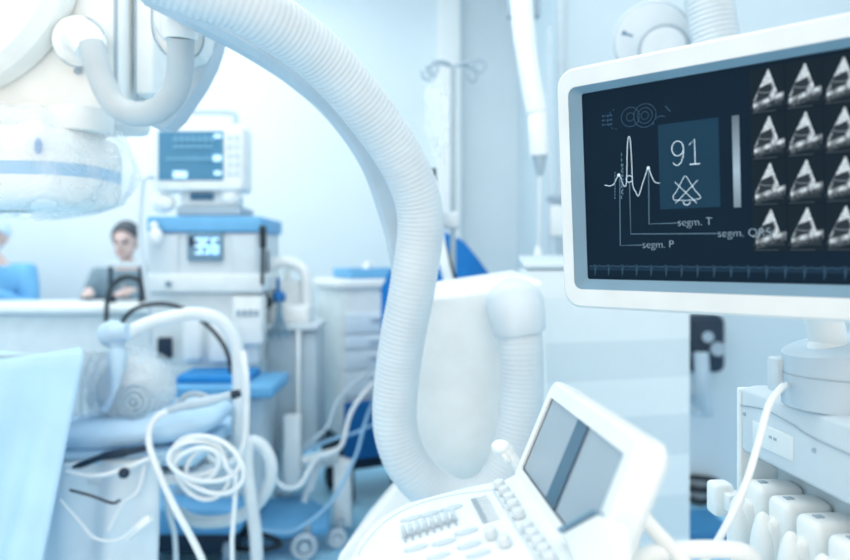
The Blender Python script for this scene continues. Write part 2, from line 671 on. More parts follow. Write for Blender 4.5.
def echo_fn(seed):
    r = np.random.default_rng(seed)
    nt = r.random((26, 30))
    jit = r.normal(0, 0.012, 8)

    def fn(u, v):
        base = 0.03
        x, y = u, v
        ax, ay = 0.56, 0.06
        n = nt[min(25, int(u * 26)), min(29, int(v * 30))]
        g = 0.0
        # fan limits: left edge and right edge from the apex
        xl = ax - (y - ay) * 0.70
        xr_ = ax + (y - ay) * 0.46
        inside = (y > ay) and (xl < x < xr_) and y < 0.88
        edge = min(abs(x - xl), 1) if y > ay and y < .8 else 1
        if inside:
            g = 0.05
            ub = 0.37 + jit[0] - 0.25 * (x - .55)
            if y < ub and x < ax + .16 and x > xl:
                g = 0.62 + 0.35 * n if abs(y - .27) < .19 else .9
            # right wall
            d = seg_d((x, y), (0.70, 0.36), (0.77 + jit[1], 0.50))
            d2 = seg_d((x, y), (0.77, 0.50), (0.66 + jit[2], 0.66))
            dd = min(d, d2)
            g = max(g, (0.55 + .45 * n) * max(0, 1 - (dd / 0.105) ** 2))
            # faint arc
            ar = abs(y - (0.545 + 0.10 * (x - .2) - .35 * (x - .42) ** 2))
            if x < .62:
                g = max(g, 0.42 * max(0, 1 - ar / 0.018))
            d4 = seg_d((x, y), (0.2, 0.60), (0.14, 0.72))
            g = max(g, (.3 + .4 * n) * max(0, 1 - d4 / 0.05))
        # bottom bright band
        yb = 0.80 - 0.20 * (x - 0.1) + jit[3]
        if 0.10 < x < 0.98:
            dd = abs(y - yb)
            blob = 0.8 + 0.35 * math.sin(x * 17 + jit[4] * 60)
            g = max(g, (0.55 + .45 * n) * blob * max(0, 1 - (dd / 0.072) ** 2))
            g = max(g, 0.34 * n * max(0, 1 - abs(y - yb - .07) / .12))
        if edge < 0.012 and .1 < y < .72:
            g = max(g, 0.30)
        # caption rule below
        if abs(y - (1.0 - 0.02)) < 0.012 and .05 < x < .75:
            g = max(g, .12)
        g = min(1, g) ** 1.25
        return (0.004 + g * .95, 0.014 + g * 1.08, 0.026 + g * 1.15, 1)
    return fn


a00, b00 = mab(769.8, 69)
a10, b10 = mab(806.5, 61.0)
a01, b01 = mab(771.8, 115.8)
da_, db_ = a10 - a00, b01 - b00
for c in range(4):
    for r_ in range(4):
        ca = a00 + da_ * c - da_ * 0.58
        cb = b00 + db_ * r_ - db_ * 0.07
        if ca + da_ * .98 < SCRW:
            img_grid(ca, cb, ca + da_ * 0.97, cb + db_ * 0.98, 46, 58, echo_fn(c * 7 + r_), 0.0006)
build('screen', mb, ['screen_dark', 'screen_box', 'ink_light', 'ink_dim', 'ink_mid', 'echo', 'ink_faint', 'screen_band'], mon, smooth=False, keep_normals=True)
# arm carrying the monitor, behind it
CU = unit((57 / F, -1, 0))                 # machine's width axis (to the operator's right)
CW = unit((-1, -57 / F, 0))                # towards the operator
ac, bc = (a_ol + a_or) / 2 + 0.02, (b_ot + b_ob) / 2
c0 = mw(ac, bc, -0.05)
mb = MB()
mb.box(mw(ac, bc, -0.062), (0.12, 0.12, 0.018), axes=(MU, MVd, MN), bev=0.006)
mb.tube(spline([c0 - MN * .02, c0 - MN * .06 + Vector((0, 0, -.03)), P(826, 330, 1.0), P(826, 352, 1.0)], 8), 0.025, 16)
build('swivel_arm', mb, 'cool_white', mon)

# ------------------------------------------------------------------ ultrasound machine: console, touch panel, body
us = thing('ultrasound_machine', 'white ultrasound machine with sloped control panel and tilted touch screen in foreground', 'ultrasound machine', (0.25, 0.85, 0))
tl = math.radians(15)
W = unit(CW * math.cos(tl) + Vector((0, 0, -math.sin(tl))))
CN = CU.cross(W)
if CN.z < 0:
    CN = -CN
CO = P(500, 480, 0.945)


def cab(px, py):
    q = onplane(px, py, CO, CN) - CO
    return q.dot(CU), q.dot(W)


def cw(u, w, k=0.0):
    return CO + CU * u + W * w + CN * k


# console slab: outline in (u, w)
ol = [(-0.040, -0.06), (0.40, -0.06), (0.42, 0.12), (0.40, 0.26), (0.30, 0.315), (0.14, 0.315), (0.055, 0.285), (0.015, 0.235), (-0.012, 0.15), (-0.025, 0.05)]
edge = [cab(*q) for q in ((503, 477.5), (470, 484), (430, 494), (405, 501.5), (386, 511), (370, 523), (357, 538), (347, 556))]
u_e, w_e = edge[-1]
edge += [(u_e + .05, w_e + .02), (u_e + .12, w_e + .03), (u_e + .20, w_e + .01)]
ol = [(-0.030, -0.06)] + [(v.x, v.y) for v in spline([Vector((a, b, 0)) for a, b in edge], 4)] + [(0.40, 0.16), (0.42, 0.08), (0.40, -0.06)]
mb = MB()
mb.prism([cw(a, b, 0.0) for a, b in ol], CN * -0.075, bev=0.012)
cons = build('control_console', mb, 'cool_white', us)
# raised rim line + seam along the knob ledge
mb = MB()
s0, s1 = cab(494, 492), cab(536, 560)
mb.tube([cw(s0[0], s0[1], .0003), cw(s1[0], s1[1] , .0003), cw(s1[0] + .12, s1[1], .0003)], 0.0012, 6)
q = [cw(*cab(x, y), .0003) for x, y in ((494, 490), (450, 496), (412, 507), (384, 523), (364, 545), (358, 556))]
mb.tube(spline(q, 8), 0.0010, 6)
build('panel_seam', mb, 'rail_blue_grey', cons)


def knob(px, py, r, h):
    u, w = cab(px, py + h * 500)
    mb = MB()
    mb.cyl(cw(u, w, 0.0), cw(u, w, h), r, r * 0.86, 20, bev=0.003)
    build('knob', mb, 'pale_grey', cons)


for x, y in ((500, 482.5), (505.5, 489), (510.5, 496), (514.5, 503), (519.5, 512)):
    knob(x, y, 0.0085, 0.011)
for x, y in ((528.5, 525), (534, 533), (540, 541), (545.5, 549), (551, 557)):
    knob(x, y, 0.0085, 0.011)
for x, y in ((492.5, 532), (505.5, 540)):
    knob(x, y, 0.0080, 0.012)
# row of slide levers
for k in range(8):
    px, py = 405 + k * 7.1, 536.5 - k * 2.35
    u, w = cab(px, py)
    mb = MB()
    mb.box(cw(u, w, 0.006), (0.017, 0.0062, 0.012), axes=(CU, W, CN), bev=0.0025)
    build('slide_lever', mb, 'rail_blue_grey', cons)
    mb = MB()
    mb.box(cw(u + 0.014, w, 0.001), (0.009, 0.003, 0.002), axes=(CU, W, CN))
    build('lever_slot', mb, 'mid_grey', cons)
# flat oval keys
for x, y, l in ((413, 519, .030), (430, 514.5, .032), (453, 508.5, .032), (417, 549, .034), (445, 543, .034), (467, 532.5, .034), (470, 546, .034), (479, 555, .034), (440, 557, .03)):
    u, w = cab(x, y)
    mb = MB()
    mb.sphere(cw(u, w, 0.0008), 1, (0.0065, l * .42, 0.0026), axes=(CU, W, CN), seg=18, rings=8)
    build('oval_key', mb, 'rail_blue_grey', cons)
    u, w = cab(x - 10, y + 2.5)
    mb = MB()
    mb.sphere(cw(u, w, 0.0008), 1, (0.004, 0.004, 0.0028), axes=(CU, W, CN), seg=12, rings=8)
    build('round_key', mb, 'rail_blue_grey', cons)
# small keyboard block
for r_ in range(9):
    for c in range(3):
        pa = Vector((474 + (r_ * 1.45), 500.5 + r_ * 2.75))
        px, py = pa.x + c * 5.2 , pa.y - c * 1.5
        u, w = cab(px, py)
        mb = MB()
        mb.box(cw(u, w, 0.0015), (0.0042, 0.0075, 0.003), axes=(CU, W, CN), bev=0.001)
        build('small_key', mb, 'mid_grey' if c < 1 else 'pale_grey', cons)
# pedestal under the console
mb = MB()
mb.box((0.10, 0.70, 0.47), (0.26, 0.30, 0.84), bev=0.03, axes=(-CW, CU, (0, 0, 1)))
mb.box((0.25, 0.70, 0.08), (0.75, 0.5, 0.1), bev=0.03, axes=(-CW, CU, (0, 0, 1)))
build('pedestal', mb, 'cool_white', us)
# probe holder clip beside the console corner
mb = MB()
c = P(503, 452, 0.99)
pp = [P(500, 446, .985), P(508, 452, .985), P(518, 466, .985), P(525, 478, .985)]
mb.tube(spline(pp, 6), [0.0095] * 7 + [0.0075] * 12, 14)
mb.sphere(P(501, 447, .985), 0.0125, (1.1, 1, .8))
mb.torus(P(507.5, 455, .985), (1, -.6, .6), 0.0085, 0.004, 20, 8)
build('probe_holder', mb, 'white_plastic', us)

# touch panel
TL = P(553, 398, 0.95)
k_ = 0.0434 * .95
TB = TL + CW * 0.0412 + Vector((0, 0, -0.0965))
TV = unit(TB - TL)
TN = TV.cross(CU)
if TN.dot(Vector((-1, 0, 0))) < 0:
    TN = -TN


def tab(px, py):
    q = onplane(px, py, TL, TN) - TL
    return q.dot(CU), q.dot(TV)


def tw(u, v, k=0.0):
    return TL + CU * u + TV * v + TN * k


tu1 = tab(629, 453)[0]
tv1 = tab(523, 469)[1]
mb = MB()
ou0, ov0 = -0.018, -0.024
ou1, ov1 = tu1 + 0.025, tv1 + 0.028
def rr2(u0, v0, u1, v1, r):
    return rrect(u0, v0, u1, v1, r)
oo = rr2(ou0, ov0, ou1, ov1, 0.02)
ii = rr2(0, 0, tu1, tv1, 0.003)
def rr_in(d):
    return rr2(ou0 + d, ov0 + d, ou1 - d, ov1 - d, max(0.004, 0.02 - d))
frame_ring(mb, rr_in(.006), ii, 0.005, 0.004, tw)
frame_ring(mb, rr_in(.0018), rr_in(.006), 0.0032, 0.005, tw)
frame_ring(mb, oo, rr_in(.0018), -0.002, 0.0032, tw)
frame_ring(mb, oo, oo, -0.002, -0.024, tw)
frame_ring(mb, oo, rr_in(.010), -0.024, -0.034, tw)
mb.bm.faces.new([mb.bm.verts.new(tw(a, b, -0.034)) for a, b in rr_in(.010)])
frame_ring(mb, ii, ii, 0.004, 0.0, tw)
tp = build('touch_panel', mb, 'cool_white', us)
mb = MB()
mb.quad([tw(0, 0), tw(tu1, 0), tw(tu1, tv1), tw(0, tv1)])
mb.mi = 1
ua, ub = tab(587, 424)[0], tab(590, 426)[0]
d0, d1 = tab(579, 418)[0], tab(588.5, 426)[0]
mb.quad([tw(d0, 0, .0006), tw(d1, 0, .0006), tw(d1, tv1, .0006), tw(d0, tv1, .0006)])  # reflected streak drawn in colour across the glass
mb.mi = 2
mb.quad([tw(d1, 0, .0009), tw(d1 + .006, 0, .0009), tw(d1 + .006, tv1, .0009), tw(d1, tv1, .0009)])  # dark edge of the painted reflection
mb.quad([tw(0, 0, .0009), tw(.0016, 0, .0009), tw(.0016, tv1, .0009), tw(0, tv1, .0009)])
mb.quad([tw(0, tv1 - .0022, .0009), tw(tu1, tv1 - .0022, .0009), tw(tu1, tv1, .0009), tw(0, tv1, .0009)])
build('touch_screen', mb, ['touch_glass', 'touch_reflection', 'touch_line'], tp, smooth=False, keep_normals=True)
# ledge and hinge block under the touch panel
mb = MB()
mb.prism([tw(ou0 + .01, ov1 - .006, .003), tw(ou1 - .02, ov1 - .006, .003), tw(ou1 - .02, ov1 + .03, .004), tw(ou0 + .01, ov1 + .03, .004)], TN * -0.03, bev=0.006)
c = P(607, 536, 0.68)
hpoly = [tab(*q) for q in ((574, 537), (609, 519), (634, 528), (636, 575), (590, 580))]
mb.prism([tw(a, b, .001) for a, b in hpoly], TN * .014, bev=.005)
build('hinge_block', mb, 'cool_white', us)
mb = MB()
lp_ = [tab(*q) for q in ((571, 534.5), (607.5, 515.5), (609.5, 518.5), (573.5, 538))]
mb.prism([tw(a, b, .001) for a, b in lp_], TN * .0155)
build('edge_strip', mb, 'bezel_blue', us)
# triangular support bracket behind the touch panel
mb = MB()
mb.tube(spline([P(642, 515, .80), P(652, 528, .79), P(668, 545, .78), P(690, 572, .77)], 6), 0.009, 12)
mb.tube(spline([P(642, 515, .80), P(632, 540, .79), P(625, 575, .78)], 6), 0.008, 12)
build('support_bracket', mb, 'white_plastic', us)

# rear body with connector bay
Z3 = Vector((0, 0, 1))
BC = P(741, 388, 1.15)                       # far upper corner of the bay front


def bw(s, k, z):
    """s along the front to the right, k out towards the operator, z height"""
    v = BC + CU * s + CW * k
    return Vector((v.x, v.y, z))


zt = BC.z
mb = MB()
prof = [(0.0, zt), (0.0, zt - .10), (-0.01, zt - .105), (-.06, zt - .105), (-.06, zt - .33), (0, zt - .34), (0, .12), (-.40, .12), (-.40, zt + .005), (-0.02, zt + .005)]
mb.prism([bw(0, k, z) for k, z in prof], CU * 0.62, bev=0.006)
body = build('machine_body', mb, 'pale_grey', us)
mb = MB()
mb.prism([bw(-.012, k, z) for k, z in ((.002, zt), (.002, .12), (-.38, .12), (-.38, zt))], CU * .012, bev=.004)
build('side_cheek', mb, 'cool_white', us)
mb = MB()
mb.box(bw(.090, .0005, zt - .062), (0.105, 0.003, 0.036), axes=(CU, CW, Z3), bev=0.001)
build('label_plate', mb, 'cool_white', body)
mb = MB()
mb.tube(spline([bw(.0, .001, zt - .028), bw(.07, .001, zt - .020), bw(.14, .001, zt - .026), bw(.2, .001, zt - .034), bw(.4, .001, zt - .038)], 6), 0.0012, 6)
for k in range(2):
    mb.box(bw(.088 + k * .012, .0025, zt - .058), (0.007, 0.001, 0.004), axes=(CU, CW, Z3))
mb.cyl(bw(.19, -.002, zt - .05), bw(.19, .002, zt - .05), 0.0035)
mb.cyl(bw(.012, -.002, zt - .04), bw(.012, .002, zt - .04), 0.003)
build('seam_line', mb, 'mid_grey', body)
for k in range(5):
    mb = MB()
    mb.box(bw(.075 + k * .068, -.0585, zt - .122), (0.048, 0.006, 0.012), axes=(CU, CW, Z3), bev=0.002)
    build('bay_slot', mb, 'navy', body)
mb = MB()
for sx, kx in ((.05, -.05), (.55, -.05), (.05, -.35), (.55, -.35)):
    v = bw(sx, kx, .06)
    mb.cyl(v - CU * .02, v + CU * .02, 0.06, seg=24, bev=.008)
    mb.box(v + Vector((0, 0, .045)), (.03, .03, .06))
build('caster', mb, 'mid_grey', us)
# arm pivot drum on top of the body
mb = MB()
pc = P(842, 405, 1.0)
pc.z = zt + .003
rd = 0.078
n = 40
t = bmesh.new()
A = [mb.bm.verts.new(pc + Vector((rd * math.cos(2 * PI * i / n), rd * math.sin(2 * PI * i / n), 0))) for i in range(n)]
def topz(i):
    x = math.cos(2 * PI * i / n)
    return 0.072 + 0.026 * (x + 1) * .5
B = [mb.bm.verts.new(pc + Vector((rd * math.cos(2 * PI * i / n), rd * math.sin(2 * PI * i / n), topz(i)))) for i in range(n)]
C = [mb.bm.verts.new(pc + Vector((rd * .93 * math.cos(2 * PI * i / n), rd * .93 * math.sin(2 * PI * i / n), topz(i) + .005))) for i in range(n)]
for i in range(n):
    mb.bm.faces.new((A[i], A[(i + 1) % n], B[(i + 1) % n], B[i]))
    mb.bm.faces.new((B[i], B[(i + 1) % n], C[(i + 1) % n], C[i]))
mb.bm.faces.new(C)
mb.bm.faces.new(list(reversed(A)))
pv = build('arm_pivot', mb, 'rail_blue_grey', us)
mb = MB()
mb.box(pc + Vector((-rd + .002, .03, .040)), (.02, .03, .050), bev=.004)
build('cable_guide', mb, 'pale_grey', us)
mb = MB()
mb.torus(pc + Vector((0, 0, .046)), (0.0, 0, 1), rd + .0004, 0.0012, 40, 6)
build('pivot_seam', mb, 'mid_grey', pv)

# probe plugs
plug_labels = ['white probe plug farthest from the camera in the connector bay', 'second white probe plug from the far end of the bay',
               'third white probe plug, in the middle of the connector bay', 'white probe plug nearest the camera under the pivot drum', ]
for k in range(4):
    s = 0.055 + k * 0.068
    zc = zt - .20 - 0.002 * k
    rt = thing('probe_plug', plug_labels[k], 'plug', bw(s, 0, zc - .07), 'probe plugs in the connector bay')
    mb = MB()
    mb.box(bw(s, -.022, zc), (0.052, 0.075, 0.125), axes=(CU, CW, Z3), bev=.012)
    build('plug_housing', mb, 'white_plastic', rt)
    mb = MB()
    mb.sphere(bw(s - .004, .032, zc - .015), 1, (0.017, 0.018, 0.058), axes=(CU, CW, Z3))
    mb.box(bw(s - .004, .022, zc - .015), (0.030, 0.03, 0.10), axes=(CU, CW, Z3), bev=.012)
    build('locking_grip', mb, 'white_plastic', rt)
    mb = MB()
    mb.box(bw(s, -.005, zc + .0632), (0.010, 0.012, 0.002), axes=(CU, CW, Z3))
    build('key_mark', mb, 'mid_grey', rt)
    mb = MB()
    mb.tube(spline([bw(s, .02, zc - .05), bw(s, .06, zc - .10), bw(s, .07, zc - .25), bw(s, .06, zc - .5)], 6), 0.009, 10)
    build('plug_cable', mb, 'tube_white', rt)
rt = tag(build('blank_plug', MB().box(bw(-.030, .020, zt - .19), (0.035, 0.035, 0.055), axes=(CU, CW, Z3), bev=.008).box(bw(-.012, .008, zt - .19), (0.03, 0.03, 0.03), axes=(CU, CW, Z3), bev=.004), 'white_plastic'),
         'small squarish white plug at the far corner of the connector bay', 'plug')

# white cable from the pivot down to the foreground
cable('probe_cable', [pc + Vector((-rd - .004, -.005, .030)), P(781, 388, .95), P(769, 405, .93), P(759, 440, .91), P(747, 480, .89), P(730, 518, .87), P(712, 550, .85), P(690, 580, .82), P(660, 610, .80), P(640, 650, .8)], 0.0046, 'tube_white',
      'white probe cable looping down from the drum in front of the plugs', 'cable', seg=12)
# pale handle loop at the bottom edge
mb = MB()
mb.tube(spline([P(632, 566, .78), P(655, 553, .78), P(700, 549, .79), P(740, 551, .80), P(752, 560, .82), P(742, 575, .82)], 8), 0.010, 12)
mb.tube(spline([P(632, 566, .78), P(640, 590, .78), P(690, 600, .79), P(742, 575, .82)], 8), 0.010, 12)
build('grab_handle', mb, 'white_plastic', us)
mb = MB()
mb.box((.38, .80, .80), (.40, .20, .08), bev=.02, axes=(-CW, CU, (0, 0, 1)))
build('machine_neck', mb, 'cool_white', us)

# ------------------------------------------------------------------ big ribbed hose and the C-arm it serves
hp = [(60, -95, 1.12), (120, -50, 1.14), (185, -18, 1.18), (252, 9, 1.24), (323, 60, 1.36), (380, 127, 1.47), (411, 180, 1.53), (420.5, 225, 1.56), (412.5, 287, 1.58), (404, 330, 1.6), (397.5, 373, 1.62), (394.5, 413, 1.63), (398, 440, 1.635), (410, 467, 1.64), (434, 491, 1.65), (464, 502, 1.655), (492, 491, 1.66), (510, 462, 1.66), (519, 425, 1.66), (522, 385, 1.66), (521.5, 350, 1.66), (519, 322, 1.67)]
mb = MB()
ribbed(mb, [P(*q) for q in hp], 0.0525, 0.0108, amp=0.030, seg=32)
tag(build('ribbed_hose', mb, 'hose_grey'), 'thick ribbed white hose arching down from the top left into the white stand', 'hose')

ca = thing('c_arm', 'white curved x-ray arm with wrapped scanner head at the upper left', 'x-ray machine', (-1.0, 1.6, 2.0))
# curved rail
rp = [(150, -20, 1.36), (200, 6, 1.38), (250, 33, 1.43), (300, 67, 1.50), (342, 107, 1.57), (378, 160, 1.64), (397, 212, 1.69), (407, 252, 1.70), (411, 285, 1.71)]
cen = spline([P(*q) for q in rp], 14)
mb = MB()
rings = []
for i, c in enumerate(cen):
    d = (cen[min(len(cen) - 1, i + 1)] - cen[max(0, i - 1)]).normalized()
    v = Vector((0, 1, 0))
    v = (v - d * v.dot(d)).normalized()
    w = d.cross(v)
    ring = []
    hw, hd, b = 0.043, 0.05, 0.012
    for (x, y) in ((-hw, -hd + b), (-hw + b, -hd), (hw - b, -hd), (hw, -hd + b), (hw, hd - b), (hw - b, hd), (-hw + b, hd), (-hw, hd - b)):
        ring.append(mb.bm.verts.new(c + w * x + v * y))
    rings.append(ring)
for A, B in zip(rings, rings[1:]):
    for k in range(8):
        mb.bm.faces.new((A[k], A[(k + 1) % 8], B[(k + 1) % 8], B[k]))
mb.bm.faces.new(rings[0]); mb.bm.faces.new(list(reversed(rings[-1])))
build('arc_rail', mb, 'rail_blue_grey', ca)
# big housing plate behind the head, going up to the ceiling
mb = MB()
dB = 1.72
xl, xr2 = P(-60, 0, dB).x, P(121, 0, dB).x
zb = P(0, 124, dB).z
mb.box(((xl + xr2) / 2, dB + .10, (zb + 3.0) / 2), (xr2 - xl, 0.2, 3.0 - zb), bev=0.02)
mb.box((P(135, 0, dB).x, dB + .13, (zb + 3.06) / 2 + .03), (0.05, 0.16, 2.95 - zb), bev=0.008)
build('arm_housing', mb, 'white_plastic', ca)
mb = MB()
mb.box((P(116, 0, dB).x, dB - .001, (zb + 3.0) / 2), (0.006, 0.01, 2.9 - zb))
mb.box((P(127, 0, dB).x, dB + .052, (zb + 3.0) / 2), (0.006, 0.01, 2.9 - zb))
build('housing_seam', mb, 'mid_grey', ca)
mb = MB()
mb.box((-1.2, dB + .1, 3.2), (0.5, 0.4, 0.4), bev=.01)
build('ceiling_mount', mb, 'cool_white', ca)
# disc cover at the far left
cD = P(-72, -48, 1.66)
mb = MB()
Rd = (P(64, 0, 1.66).x - cD.x) * 1.055
mb.tube([cD + Vector((0, .05, 0)), cD + Vector((0, -.01, 0)), cD + Vector((0, -.016, 0)), cD + Vector((0, -.04, 0)), cD + Vector((0, -.055, 0))], [Rd, Rd, Rd * .985, Rd * .93, Rd * .7], 72)
build('disc_cover', mb, 'white_plastic', ca)
# flange and bracket boss with the small hose between them
fl = P(85, 48, 1.62)
mb = MB()
mb.cyl(P(80, 42, 1.72), P(80, 42, 1.68), 0.062, 0.060, 40, bev=.005)
mb.tube(spline([P(80, 40, 1.70), P(82, 38, 1.64), P(88, 42, 1.60), P(92, 52, 1.585)], 6), [.042] * 5 + [.040] * 5 + [.038] * 5 + [.035] * 4, 28)
build('hose_flange', mb, 'white_plastic', ca)
mb = MB()
mb.torus(P(80, 42, 1.676), (0, 1, 0), 0.060, 0.002, 48, 6)
mb.cyl(P(77, 71, 1.72), P(77, 71, 1.705), 0.008)
build('flange_ring', mb, 'mid_grey', ca)
# bracket plate holding the second boss
mb = MB()
br = [(150, -30), (150, 28), (156, 46), (168, 58), (184, 61), (198, 57), (205, 46), (207, 34), (217, 26), (226, 10), (215, -30)]
mb.prism([P(x, y, 1.52) for x, y in br], Vector((0, .06, 0)), bev=.006)
build('bracket_plate', mb, 'white_plastic', ca)
mb = MB()
mb.tube(spline([P(x, y, 1.515) for x, y in [(152, -20), (152, 27), (158, 45), (169, 56), (184, 59), (197, 55), (203, 45), (205, 33), (214, 25)]], 6), 0.0022, 6)
build('bracket_edge', mb, 'mid_grey', ca)
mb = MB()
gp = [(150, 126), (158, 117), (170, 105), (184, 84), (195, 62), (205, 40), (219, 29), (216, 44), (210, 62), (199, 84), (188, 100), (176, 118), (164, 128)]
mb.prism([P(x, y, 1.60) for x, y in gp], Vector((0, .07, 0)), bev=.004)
build('shadow_strut', mb, 'rail_blue_grey', ca).name = 'curved_strut'  # bracket face in shadow; its shade is put into the blue-grey colour
mb = MB()
mb.tube(spline([P(181, 12, 1.52), P(181, 18, 1.47), P(180.5, 30, 1.45), P(180.5, 40, 1.45)], 6), [.034] * 7 + [.036] * 7 + [.034] * 5, 28)
mb.cyl(P(181, 22, 1.52), P(181, 22, 1.495), 0.055, .05, 32, bev=.004)
build('hose_boss', mb, 'white_plastic', ca)
mb = MB()
sp = [(91, 44, 1.575), (96, 62, 1.57), (105, 88, 1.565), (117, 106, 1.56), (136, 114, 1.55), (155, 111, 1.53), (170, 99, 1.51), (178, 82, 1.49), (180.5, 60, 1.465), (180.5, 38, 1.45)]
mb.tube(spline([P(*q) for q in sp], 10), 0.0275, 24)
build('small_hose', mb, 'small_hose', ca)
# detector head
dh = 1.50
hd = thing('scanner_head', 'round white scanner head with a pale blue stripe, below the curved x-ray arm', 'scanner head', P(20, 200, dh))
cx, cy = P(5, 0, dh).x, dh + .15
def hz(y):
    return P(0, y, dh).z
mb = MB()
R = P(108, 0, dh).x - cx
cx = -1.0
R = .235
def ring_head(mb, rows, dx=0.0, ex=.62):
    def fn(u, v):
        k = v * (len(rows) - 1)
        i = min(int(round(k)), len(rows) - 1)
        y, r = rows[i]
        th = 2 * PI * u
        f_ = lambda t: math.copysign(abs(t) ** ex, t)
        return Vector((cx + dx + r * f_(math.cos(th)), cy + .05 + r * .72 * f_(math.sin(th)), hz(y)))
    mb.grid(fn, 72, len(rows) - 1)
ring_head(mb, [(205, R * .2), (204.5, R * .7), (202, R * .86), (198, R * .93), (192, R * .98), (182, R), (172, R)])
ring_head(mb, [(158, R), (145, R), (132, R * .985), (124, R * .95), (120, R * .88), (119, R * .3)])
build('head_shell', mb, 'white_plastic', hd)
mb = MB()
ring_head(mb, [(173.5, R * .998), (158.0, R * .998)])
build('blue_band', mb, 'blue_stripe', hd)
mb = MB()
mb.sphere(Vector((P(38.5, 146, cy + .05 - R * .72).x, cy + .05 - R * .72, H + (HZ - 146) / F * (cy + .05 - R * .72))), 1, (.0085, .007, .019))
build('indicator_light', mb, 'indicator', hd)
mb = MB()
mb.cyl((cx + .19, cy, hz(122)), (cx + .19, cy, hz(95)), R * .3, seg=40, bev=.006)
mb.box((cx + .04, cy + .08, hz(105)), (.3, .1, hz(90) - hz(122)), bev=.01)
build('head_neck', mb, 'cool_white', hd)
# clear plastic bag around the head
mb = MB()
def bagf(u, v):
    th = 2 * PI * u
    rows = [(212, .35), (205, .80), (197, 1.02), (180, 1.12), (160, 1.17), (140, 1.12), (122, 1.03), (108, .90), (97, .72), (92, .55)]
    k = v * (len(rows) - 1)
    i = min(int(k), len(rows) - 2)
    t = k - i
    y = rows[i][0] * (1 - t) + rows[i + 1][0] * t
    r = rows[i][1] * (1 - t) + rows[i + 1][1] * t
    w = 1 + 0.025 * math.sin(9 * th + 7 * v) + 0.02 * math.sin(17 * th - 11 * v) + .012 * math.sin(31 * th + 5 * v)
    side = 1 + (.07 * max(0, math.cos(th)) ** 6)
    return Vector((cx + R * r * w * side * math.cos(th), cy + .05 + R * .84 * r * w * math.sin(th), hz(y) + .006 * math.sin(13 * th)))
mb.grid(bagf, 120, 40)
bag = tag(build('plastic_bag', mb, 'film'), 'clear crinkled plastic bag wrapped around the round scanner head', 'plastic bag')

# stand where the hose ends
st = thing('machine_stand', 'tall white sloped stand where the thick ribbed hose plugs in', 'machine stand', (0.15, 1.95, 0))
mb = MB()
fr = [P(431, 297, 1.76), P(544, 280, 1.80), P(548, 370, 1.80), P(550, 520, 1.80), P(553, 760, 1.80), P(395, 760, 1.76), P(404, 560, 1.76), P(410, 450, 1.76), P(419, 360, 1.76)]
for v in fr:
    v.z = max(v.z, 0.0)
mb.prism(fr, Vector((-.02, .42, 0.02)), bev=0.016)
build('stand_body', mb, 'white_plastic', st)
mb = MB()
sk = [P(412, 462, 1.80), P(420, 462, 1.80), P(430, 700, 1.80), P(300, 700, 1.80), P(338, 556, 1.80), P(385, 500, 1.80)]
for v in sk:
    v.z = max(v.z, 0.003)
mb.prism(sk, Vector((.05, .30, 0)), bev=0.012)
build('flared_skirt', mb, 'white_plastic', st)
mb = MB()
mb.sphere(P(515, 304, 1.73), 1, (.072, .07, .064), seg=32, rings=18)
mb.tube([P(515, 304, 1.70), P(518, 318, 1.672), P(519.5, 331, 1.665), P(519.8, 333, 1.665)], [.066, .067, .062, .058], 36)
build('hose_socket', mb, 'pale_grey', st)

# striped tall cabinet to the right of the stand
cb = thing('storage_cabinet', 'tall white cabinet with faint horizontal bands, behind the touch screen', 'cabinet', (0.6, 2.5, 0))
A0, A1 = P(524, 272, 2.26), P(690, 264, 2.42)
dv = Vector((A1.x - A0.x, A1.y - A0.y, 0))
bk = Vector((.03, .38, 0))
ztop = 1.262
mb = MB()
base_ = [Vector((A0.x, A0.y, 0.0)), Vector((A1.x, A1.y, 0.0)), Vector((A1.x, A1.y, ztop)), Vector((A0.x, A0.y, ztop - .004))]
mb.prism(base_, bk, bev=.012)
build('carcass', mb, 'stripe_light', cb)
nrm = Vector((dv.y, -dv.x, 0)).normalized()
rows = [297, 341, 380, 418, 460, 501, 545, 600]
for i in range(len(rows) - 1):
    mb = MB()
    zt_, zb_ = H - (rows[i] - HZ) / F * 2.34, H - (rows[i + 1] - HZ) / F * 2.34
    q0, q1 = A0 + dv * .012, A0 + dv * .994
    mb.prism([Vector((q0.x, q0.y, zb_)), Vector((q1.x, q1.y, zb_)), Vector((q1.x, q1.y, zt_)), Vector((q0.x, q0.y, zt_))], nrm * .003)
    o = build('band_panel', mb, 'stripe_dim' if i % 2 else 'stripe_light', cb)
mb = MB()
mb.prism([A0 + Vector((-.0, -.004, ztop - A0.z - .002)), A1 + Vector((.0, -.004, ztop - A1.z - .002)), A1 + bk + Vector((.0, -.01, ztop - A1.z + .030)), A0 + bk + Vector((0, -.01, ztop - A0.z + .026))], Vector((0, 0, .018)), bev=.007)
build('cabinet_top', mb, 'pale_grey', cb)

